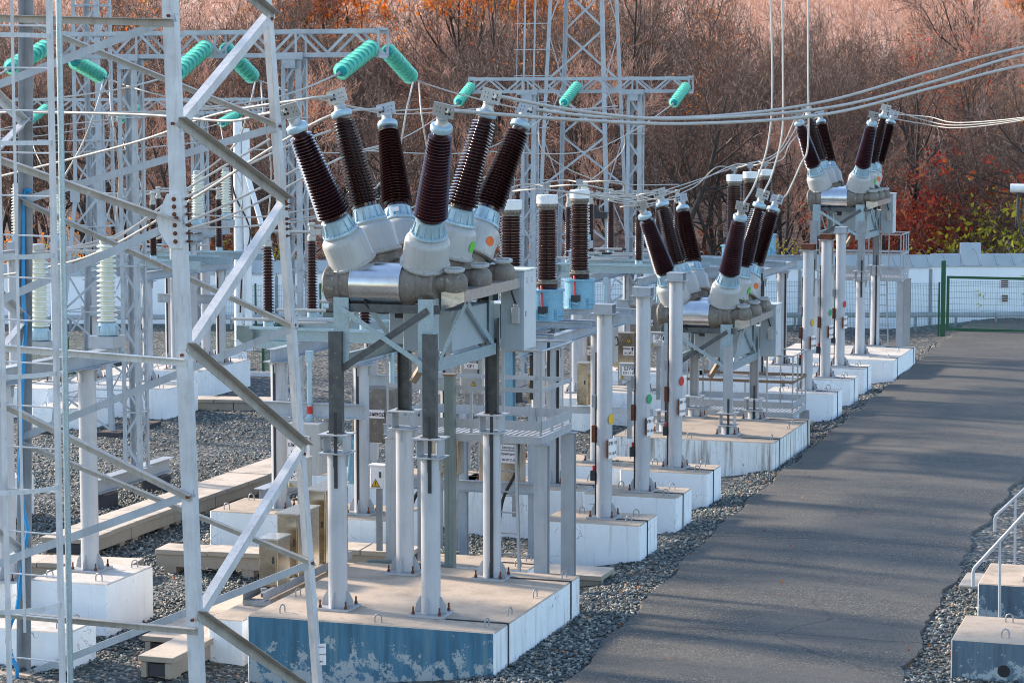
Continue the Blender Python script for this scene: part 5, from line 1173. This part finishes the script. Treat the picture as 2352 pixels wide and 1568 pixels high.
# droppers coming down to the middle breaker
for k, (pts, nm) in enumerate(((((1856, -60), (1856, 150), (1856, 330), (1838, 380), (1806, 448)), 'right'), (((1796, -60), (1798, 140), (1797, 300), (1775, 395)), 'middle'), (((1768, -60), (1774, 200), (1764, 330), (1735, 420)), 'left'))):
    kk = 2-k; d0 = (TB(kk, 1)-CAM).dot(FW); P_ = [ad(x, y, d0+.3) for x, y in pts]+[TB(kk, 1)+Vector((.06, -.02, .10)), TB(kk, 1)+Vector((.05, -.02, .0))]
    wire('%s of three conductors dropping from above to the middle breaker' % nm, P_, .022)
    wire('jumper from the middle breaker to its transformer head, %s phase' % ('front', 'middle', 'back')[k], [TB(k, -1), TB(k, -1)+Vector((-.5, .1, -.05)), ad(1500-k*30, 470-k*12, 55), CTT[('1', k)]+Vector((.9, 0, .02)), CTT[('1', k)]], .016)
    wire('slanting conductor from the farther transformer head up towards the rear breaker, %s phase' % ('front', 'middle', 'back')[k], [CTT[('2', k)], CTT[('2', k)]+Vector((.5, .1, .15)), ad(1790+k*14, 345-k*10, 68), TC(k, -1)], .016)
    wire('conductor sweeping right from the rear breaker, %s phase' % ('front', 'middle', 'back')[k], [TC(k, 1), ad(2110+k*12, 283-k*7, 71), ad(2200, 294-k*6, 70), ad(2352, 276-k*3, 68), ad(2500, 240, 66)], .018)
    wire('conductor from the farther transformer head curving left, %s phase' % ('front', 'middle', 'back')[k], [CTT[('2', k)], CTT[('2', k)]+Vector((-.5, -.05, .02)), ad(1590-k*10, 432-k*4, 62), ad(1480-k*15, 470-k*6, 58), ad(1370, 455-k*8, 55)], .015)
    wire('conductor leaving the nearer transformer head leftwards, %s phase' % ('front', 'middle', 'back')[k], [CTT[('1', k)], CTT[('1', k)]+Vector((-.6, 0, .02)), ad(1090, 470-k*6, 45), ad(990, 462-k*5, 45.5), DCT[('A', k, True)]], .015)
# low-slung leads between disconnector, white posts and gantry on the left
LW = [((0, 588), (160, 572), (270, 545), (420, 440), (620, 320)), ((0, 600), (200, 560), (290, 530), (430, 452), (640, 345), (760, 300)), ((120, 575), (260, 573), (360, 540), (520, 470), (700, 380)), ((360, 548), (520, 498), (640, 440), (790, 360), (900, 330)),
      ((380, 482), (480, 495), (600, 498), (700, 482), (760, 470)), ((390, 512), (500, 522), (640, 515), (730, 500)), ((380, 525), (560, 520), (700, 500), (760, 492)), ((0, 300), (160, 285), (330, 268), (460, 262)), ((0, 352), (140, 350), (280, 345), (430, 330), (520, 322)), ((0, 255), (160, 258), (380, 256), (560, 246)), ((640, 205), (760, 235), (900, 262), (1100, 250))]
for i, q in enumerate(LW):
    w = ('lowest left', 'second low left', 'curving low', 'long slanting', 'upper level', 'middle level', 'lower level', 'faint upper', 'faint middle', 'straight upper', 'long high')[i]
    wire('%s lead strung across the left yard behind the pylon' % w, [ad(x, y, (37, 37.5, 37, 39, 44, 45, 46, 52, 54, 39, 50)[i]+j*.35) for j, (x, y) in enumerate(q)], .02 if i < 4 else .015)
# ================================================================ FOREST
def segs_to_mesh(name, segs, mat, nside=3):
    """segs: array (n,8) p0,p1,r0,r1 -> open prisms"""
    S = np.asarray(segs, dtype=np.float64); n = len(S); p0, p1 = S[:, 0:3], S[:, 3:6]
    d = p1-p0; d /= (np.linalg.norm(d, axis=1, keepdims=True)+1e-9)
    h = np.where(np.abs(d[:, 2:3]) > .9, np.array([[1., 0, 0]]), np.array([[0, 0, 1.]])); a = np.cross(d, h); a /= (np.linalg.norm(a, axis=1, keepdims=True)+1e-9); b = np.cross(d, a)
    V = np.empty((n, 2*nside, 3))
    for k in range(nside):
        t = 2*PI*k/nside; o = a*math.cos(t)+b*math.sin(t)
        V[:, k] = p0+o*S[:, 6:7]; V[:, nside+k] = p1+o*S[:, 7:8]
    base = (np.arange(n)*2*nside)[:, None]
    Fq = np.concatenate([np.stack([base[:, 0]+k, base[:, 0]+(k+1) % nside, base[:, 0]+nside+(k+1) % nside, base[:, 0]+nside+k], 1) for k in range(nside)], 0)
    return quads_mesh(name, V.reshape(-1, 3), Fq, mat)
def leaf_mesh(name, pts, size, mat, rng):
    P = np.asarray(pts); n = len(P); u = rng.normal(size=(n, 3)); u /= np.linalg.norm(u, axis=1, keepdims=True)
    w = rng.normal(size=(n, 3)); w = np.cross(u, w); w /= np.linalg.norm(w, axis=1, keepdims=True); s = size*rng.uniform(.6, 1.3, (n, 1))
    nn = np.cross(u, w)
    V = np.stack([P-u*s, P+w*s*.55+nn*s*.2, P+u*s, P-w*s*.55+nn*s*.2], 1).reshape(-1, 3); return quads_mesh(name, V, np.arange(4*n).reshape(n, 4), mat)
def grow(rng, H, spread, r0, levels=4, lean=0, dens=1.0, first=.3):
    """returns trunk segs, twig segs, tip points"""
    big, small, tips = [], [], []
    def branch(p, d, L_, r, lev):
        n = max(3, int(5-lev*.5)) if lev else 9
        pts = [p.copy()]; ds = []
        for i in range(n):
            d = d+rng.normal(0, .10 if lev == 0 else .20, 3); d[2] += (.10 if lev else .05); d /= np.linalg.norm(d)
            q = pts[-1]+d*L_/n; ra, rb = r*(1-.72*i/n), r*(1-.72*(i+1)/n)
            (big if lev <= 1 else small).append((*pts[-1], *q, ra, rb)); pts.append(q); ds.append(d.copy())
        if lev >= levels: tips.append(pts[-1]); return
        m = int((10, 8, 6, 4.5, 3)[lev]*dens*rng.uniform(.8, 1.2))
        for j in range(m):
            f = first+(1-first)*(j+rng.uniform(0, .9))/m if lev == 0 else .2+.8*rng.uniform(0, 1)
            i = min(n-1, int(f*n)); q = pts[i]+(pts[i+1]-pts[i])*(f*n-i)
            ax = rng.normal(size=3); ax -= ds[i]*ax.dot(ds[i]); ax /= np.linalg.norm(ax)
            k = spread*(rng.uniform(.55, 1.0)); nd = ds[i]*(1-k*.45)+ax*k; nd /= np.linalg.norm(nd)
            branch(q, nd, L_*(rng.uniform(.38, .62) if lev else rng.uniform(.30, .52)*(1.15-.5*f)), r*(1-.72*f)*rng.uniform(.5, .7), lev+1)
    branch(np.zeros(3), np.array([lean, rng.normal(0, .05), 1.0]), H, r0, 0)
    return big, small, np.array(tips)
PROTO = []
for i, (H, sp, r0, dn, mat, tw) in enumerate(((11.5, .85, .17, 1.0, 'bark_dark', 'twig_brown'), (9.5, .95, .15, 1.1, 'bark_dark', 'twig_brown'), (12.5, .6, .12, 1.0, 'bark_dark', 'twig_brown'), (11, .55, .085, .95, 'bark_birch', 'twig_brown'), (8.5, 1.0, .14, 1.15, 'bark_dark', 'twig_brown'), (10.5, .8, .14, 1.05, 'bark_dark', 'twig_pink'), (10, .7, .09, 1.0, 'bark_birch', 'twig_pink'))):
    rng = np.random.default_rng(40+i); bg, sm, tp = grow(rng, H, sp, r0, 4, rng.normal(0, .1), dn)
    smm = np.array(sm); smm[:, 6:8] = np.maximum(smm[:, 6:8], .0075)
    PROTO.append((segs_to_mesh('trunk', [(*q[:6], q[6]*1.25, q[7]*1.25) for q in bg], mat, 6), segs_to_mesh('crown', smm, tw, 3), tp, H))
print('tree tips', [len(p[2]) for p in PROTO], [len(p[1].polygons) for p in PROTO])
LEAFM = {}
def leaves_for(i, kind, frac, seed=0, size=.085, per=2, top=False):
    key = (i, kind, frac, seed, top)
    if key not in LEAFM:
        rng = np.random.default_rng(900+i*17+seed); tp = PROTO[i][2]; n = int(len(tp)*frac)
        c = tp[rng.integers(len(tp))]; dist = np.linalg.norm(tp-c, axis=1)+rng.normal(0, 1.2, len(tp)); dist = -tp[:, 2]+rng.normal(0, .8, len(tp)) if top else dist; idx = np.argsort(dist)[:n]
        pts = np.repeat(tp[idx], per, 0)+rng.normal(0, .14, (n*per, 3)); LEAFM[key] = leaf_mesh('leaves', pts, size, kind, rng)
    return LEAFM[key]
rng = np.random.default_rng(5)
def place_tree(i, s, d, sc, rot, label, leaf=None, name='bare_tree', group='bare trees beyond the wall'):
    p = hill_pt(s, d); t = thing(name, label, 'tree', (p.x, p.y, p.z-.15), group, rot)
    t.scale = (sc, sc, sc*rng.uniform(.95, 1.08)); link('trunk', PROTO[i][0], t); link('crown', PROTO[i][1], t)
    if leaf: link('leaves', leaves_for(i, *leaf), t)
    return t
# the front ranks, tree by tree
kinds = ['dark spreading bare tree', 'dark twisted bare tree', 'slim dark bare tree', 'slim pale-barked birch', 'low dark bare tree', 'bare tree with pinkish twigs', 'pale birch with pinkish twigs']
cnt = 0
for row in range(7):
    d = 93+row*5.2; n = 20+row
    for j in range(n):
        s = (-.235+.49*(j+rng.uniform(.1, .9))/n)*d; dd = d+rng.uniform(-2.2, 2.2); x = 1176+F*s/dd
        i = int(rng.choice(7, p=[.2, .17, .19, .16, .14, .08, .06])); leaf = None; r_ = rng.uniform()
        if r_ < .34: leaf = ('leaf_rust', .22, int(rng.integers(2)), .085, 1)
        elif r_ < .44: leaf = ('leaf_orange', .03, 0, .085, 1)
        where = 'behind the pylon' if x < 640 else 'behind the front breaker' if x < 1240 else 'behind the ladder tower' if x < 1500 else 'behind the middle breaker' if x < 1830 else 'behind the rear breaker' if x < 2080 else 'beyond the gate'
        depth = 'near the wall' if row < 2 else 'deep' if row < 5 else 'upslope'
        place_tree(i, s, dd, (rng.uniform(.50, .80) if rng.uniform() < .8 else rng.uniform(.8, 1.02)), rng.uniform(0, 6.28), '%s%s %s, %s' % (kinds[i], ' with rust leaves' if leaf and leaf[0] == 'leaf_rust' else ' with orange leaves' if leaf else '', where, depth), leaf,
                   group='%s, %s %s%s' % (kinds[i], where, depth, ', with leaves' if leaf else '')); cnt += 1
print('trees', cnt)
# trees still in leaf
OAK = [(868, 124, 0, 1.04, .22, 'orange-leaved oak at the left end of the glowing band'), (925, 124, 0, 1.12, .40, 'orange-leaved oak second from the left in the glowing band'), (985, 125, 0, 1.10, .40, 'tallest orange-leaved oak in the middle of the glowing band'), (1040, 128, 2, 1.02, .36, 'slim orange-leaved oak right of the tallest glowing one'), (1100, 123, 0, 1.05, .26, 'orange-leaved oak thinning out left of the ladder tower'), (1160, 128, 0, 1.04, .16, 'thinly leaved orange oak beside the ladder tower'), (690, 126, 2, 1.0, .08, 'slim oak with few orange leaves behind the right pylon leg')]
for x, d, i, sc, leaf, lab in [(x, d, i, sc, ('leaf_orange', f, 3+k, .095, 8, True), lab) for k, (x, d, i, sc, f, lab) in enumerate(OAK)]+[
        (2300, 118, 0, 1.15, ('leaf_orange', .10, 16, .10, 3), 'tree with sparse golden leaves at the top right corner'), (2230, 122, 2, 1.1, ('leaf_orange', .06, 17, .1, 2), 'slim tree with few golden leaves near the top right corner'), (2190, 116, 5, 1.0, ('leaf_red', .12, 18, .09, 3), 'tree with sparse red leaves above the gate post')]:
    place_tree(i, (x-1176)/F*d, d, sc, 1.1*x, lab, leaf, 'autumn_tree', 'trees still in leaf')
rg_ = np.random.default_rng(77); FP = []
for u0, u1, v0, v1, n in ((-20, -14, 29, 37, 90), (-10.2, -8.9, 29, 50, 50), (-4.7, -2.5, 29, 40, 60), (-9, -5, 30, 60, 25)):
    for _ in range(n):
        u, v = rg_.uniform(u0, u1), rg_.uniform(v0, v1); FP.append((u, v, (gz(u) if u < -9 or u > -4.7 else .515)+.045))
stuff(link('fallen_leaves', leaf_mesh('fallen_leaves', FP, .035, 'leaf_rust', rg_)))
# shrubs along the wall
def shrub_mesh(seed, H, W, nl, kind, size):
    rg = np.random.default_rng(seed); sg = []; pts = []
    for k in range(46):
        a = rg.uniform(0, 6.28); q = np.array([rg.normal(0, W*.22), rg.normal(0, W*.15), 0]); dd = np.array([math.cos(a)*.28, math.sin(a)*.28, 1.0]); L_ = H*rg.uniform(.55, 1.0)
        for j in range(6):
            q2 = q+dd/np.linalg.norm(dd)*L_/6; dd = dd+rg.normal(0, .16, 3); sg.append((*q, *q2, .012*(1-j/8), .012*(1-(j+1)/8))); q = q2
            if j > 0:
                for _ in range(3):
                    e = q+rg.normal(0, .22, 3); sg.append((*q, *e, .006, .004)); pts.append(e)
    pts = np.array(pts); pts = pts[rg.integers(len(pts), size=nl)]+rg.normal(0, .12, (nl, 3))
    return segs_to_mesh('stems', sg, 'twig_brown', 3), leaf_mesh('leaves', pts, size, kind, rg)
SH = {k: [shrub_mesh(300+11*j+ord(k[0]), h, w, n, 'leaf_'+c, sz) for j in range(2)] for k, h, w, n, c, sz in (('yellow', 3.5, 3.6, 800, 'yellow', .085), ('red', 6.2, 4.6, 2600, 'red', .115), ('orange', 5.0, 4.0, 900, 'orange', .10), ('rust', 4.2, 3.6, 1100, 'rust', .10))}
def shrub(kind, x, d, sc, lab):
    p = hill_pt((x-1176)/F*d, d); t = thing('shrub', lab, 'shrub', (p.x, p.y, p.z-.05), 'autumn shrubs behind the wall', x*.7); t.scale = (sc,)*3
    m_ = SH[kind][int(x) % 2]; link('stems', m_[0], t); link('leaves', m_[1], t)
SHR = [('yellow', 1822, 91, 1.0), ('yellow', 1868, 92, .8), ('yellow', 1905, 90.5, .7), ('yellow', 2170, 91, 1.15), ('yellow', 2225, 90.5, 1.0), ('yellow', 2290, 91, 1.45), ('yellow', 2340, 92, 1.6), ('yellow', 2120, 90.5, .7), ('yellow', 2075, 91, .6),
       ('red', 2065, 91.5, .9), ('red', 2130, 93.5, 1.1), ('red', 2200, 97, .9), ('red', 2030, 98, .8), ('orange', 2105, 92, .75), ('orange', 2260, 95, 1.1), ('orange', 2330, 96, 1.2), ('orange', 2150, 93.5, .8), ('rust', 2000, 94, 1.0), ('rust', 1600, 95, .9), ('rust', 1230, 95, .9),
       ('yellow', 600, 91, 1.0), ('yellow', 640, 92, .8), ('yellow', 575, 92.5, .9), ('orange', 350, 92, .9), ('yellow', 315, 91, .9), ('orange', 60, 92, .9), ('yellow', 130, 91, .8), ('yellow', 765, 91.5, .7), ('orange', 420, 94, .8), ('rust', 480, 92, 1.0), ('rust', 900, 94, .8), ('yellow', 30, 93, .9), ('rust', 520, 94, 1.1), ('orange', 700, 95, .7)]
for j, (k, x, d, sc) in enumerate(SHR):
    near = 'near the left edge' if x < 160 else 'behind the pylon legs' if x < 560 else 'left of the front breaker' if x < 1000 else 'behind the transformers' if x < 1700 else 'left of the rear breaker' if x < 1960 else 'between rear breaker and gate' if x < 2150 else 'behind the gate'
    same = [q for q in SHR[:j] if q[0] == k]
    shrub(k, x, d, sc, '%s-leaved shrub %s, %s of its colour from the left' % (k, near, ['first', 'second', 'third', 'fourth', 'fifth', 'sixth', 'seventh', 'eighth', 'ninth', 'tenth', 'eleventh', 'twelfth', 'thirteenth', 'fourteenth', 'fifteenth', 'sixteenth', 'seventeenth'][len([q for q in SHR if q[0] == k and q[1] < x])]))
# the wood farther up the hill: one mass
def far_wood(name, n, d0, d1, mat, lev, seed, hh=(7, 11), pw=1.0, tmin=.02):
    rg = np.random.default_rng(seed); lib = []
    for k in range(6):
        bg, sm, tp = grow(rg, 1.0, .8, .012, lev, rg.normal(0, .08), .8, .22); A = np.array(bg+sm); lib.append(A)
    out = []
    for k in range(n):
        d = d0+(d1-d0)*rg.uniform()**pw; s = rg.uniform(-.245, .255)*d; p = hill_pt(s, d); A = lib[int(rg.integers(6))].copy(); a = rg.uniform(0, 6.28); sc = rg.uniform(*hh)
        c_, s_ = math.cos(a), math.sin(a); Rm = np.array([[c_, s_, 0], [-s_, c_, 0], [0, 0, 1]])
        A[:, 0:3] = A[:, 0:3] @ Rm*sc+np.array(p); A[:, 3:6] = A[:, 3:6] @ Rm*sc+np.array(p); A[:, 6:8] = np.maximum(A[:, 6:8]*sc, tmin*d/150); out.append(A)
    A = np.concatenate(out); o = link(name, segs_to_mesh(name, A, mat, 3)); return stuff(o)
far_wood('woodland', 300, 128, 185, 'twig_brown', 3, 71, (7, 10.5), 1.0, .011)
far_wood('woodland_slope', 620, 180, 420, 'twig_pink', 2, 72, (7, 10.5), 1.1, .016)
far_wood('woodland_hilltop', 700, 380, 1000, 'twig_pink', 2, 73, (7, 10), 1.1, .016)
# ================================================================ LIGHT, SKY, CAMERA
SUN_AZ = Vector((-.976, .218, 0)).normalized(); EL = math.radians(24)
sd = Vector((SUN_AZ.x*math.cos(EL), SUN_AZ.y*math.cos(EL), math.sin(EL)))
sun = bpy.data.lights.new('sun', 'SUN'); sun.energy = 2.8; sun.angle = math.radians(5); sun.color = (1.0, .84, .66)
so = bpy.data.objects.new('sun', sun); COL.objects.link(so); so.rotation_euler = sd.to_track_quat('Z', 'Y').to_euler(); so.location = (0, 0, 40)
w = bpy.data.worlds.new('World'); SC.world = w; w.use_nodes = True
sk = w.node_tree.nodes.new('ShaderNodeTexSky'); sk.sky_type = 'NISHITA'; sk.sun_disc = False; sk.sun_elevation = EL
sk.sun_rotation = math.atan2(sd.x, sd.y); sk.air_density = 1.0; sk.dust_density = .5; sk.ozone_density = 1.2
w.node_tree.links.new(sk.outputs[0], w.node_tree.nodes['Background'].inputs[0]); w.node_tree.nodes['Background'].inputs[1].default_value = .135
cam = bpy.data.cameras.new('camera'); cam.sensor_width = 36; cam.lens = F/2352*36; cam.clip_end = 4000; cam.clip_start = .5
co = bpy.data.objects.new('camera', cam); COL.objects.link(co)
Mc = Matrix((RT, UP, -FW)).transposed().to_4x4(); Mc.translation = CAM; co.matrix_world = Mc; SC.camera = co
SC.view_settings.view_transform = 'Standard'; SC.view_settings.look = 'None'; SC.view_settings.gamma = 1; SC.view_settings.exposure = 1.58
SC.render.engine = 'CYCLES'; SC.cycles.max_bounces = 6; SC.cycles.transparent_max_bounces = 12; SC.cycles.use_denoising = True; SC.cycles.filter_width = 1.0
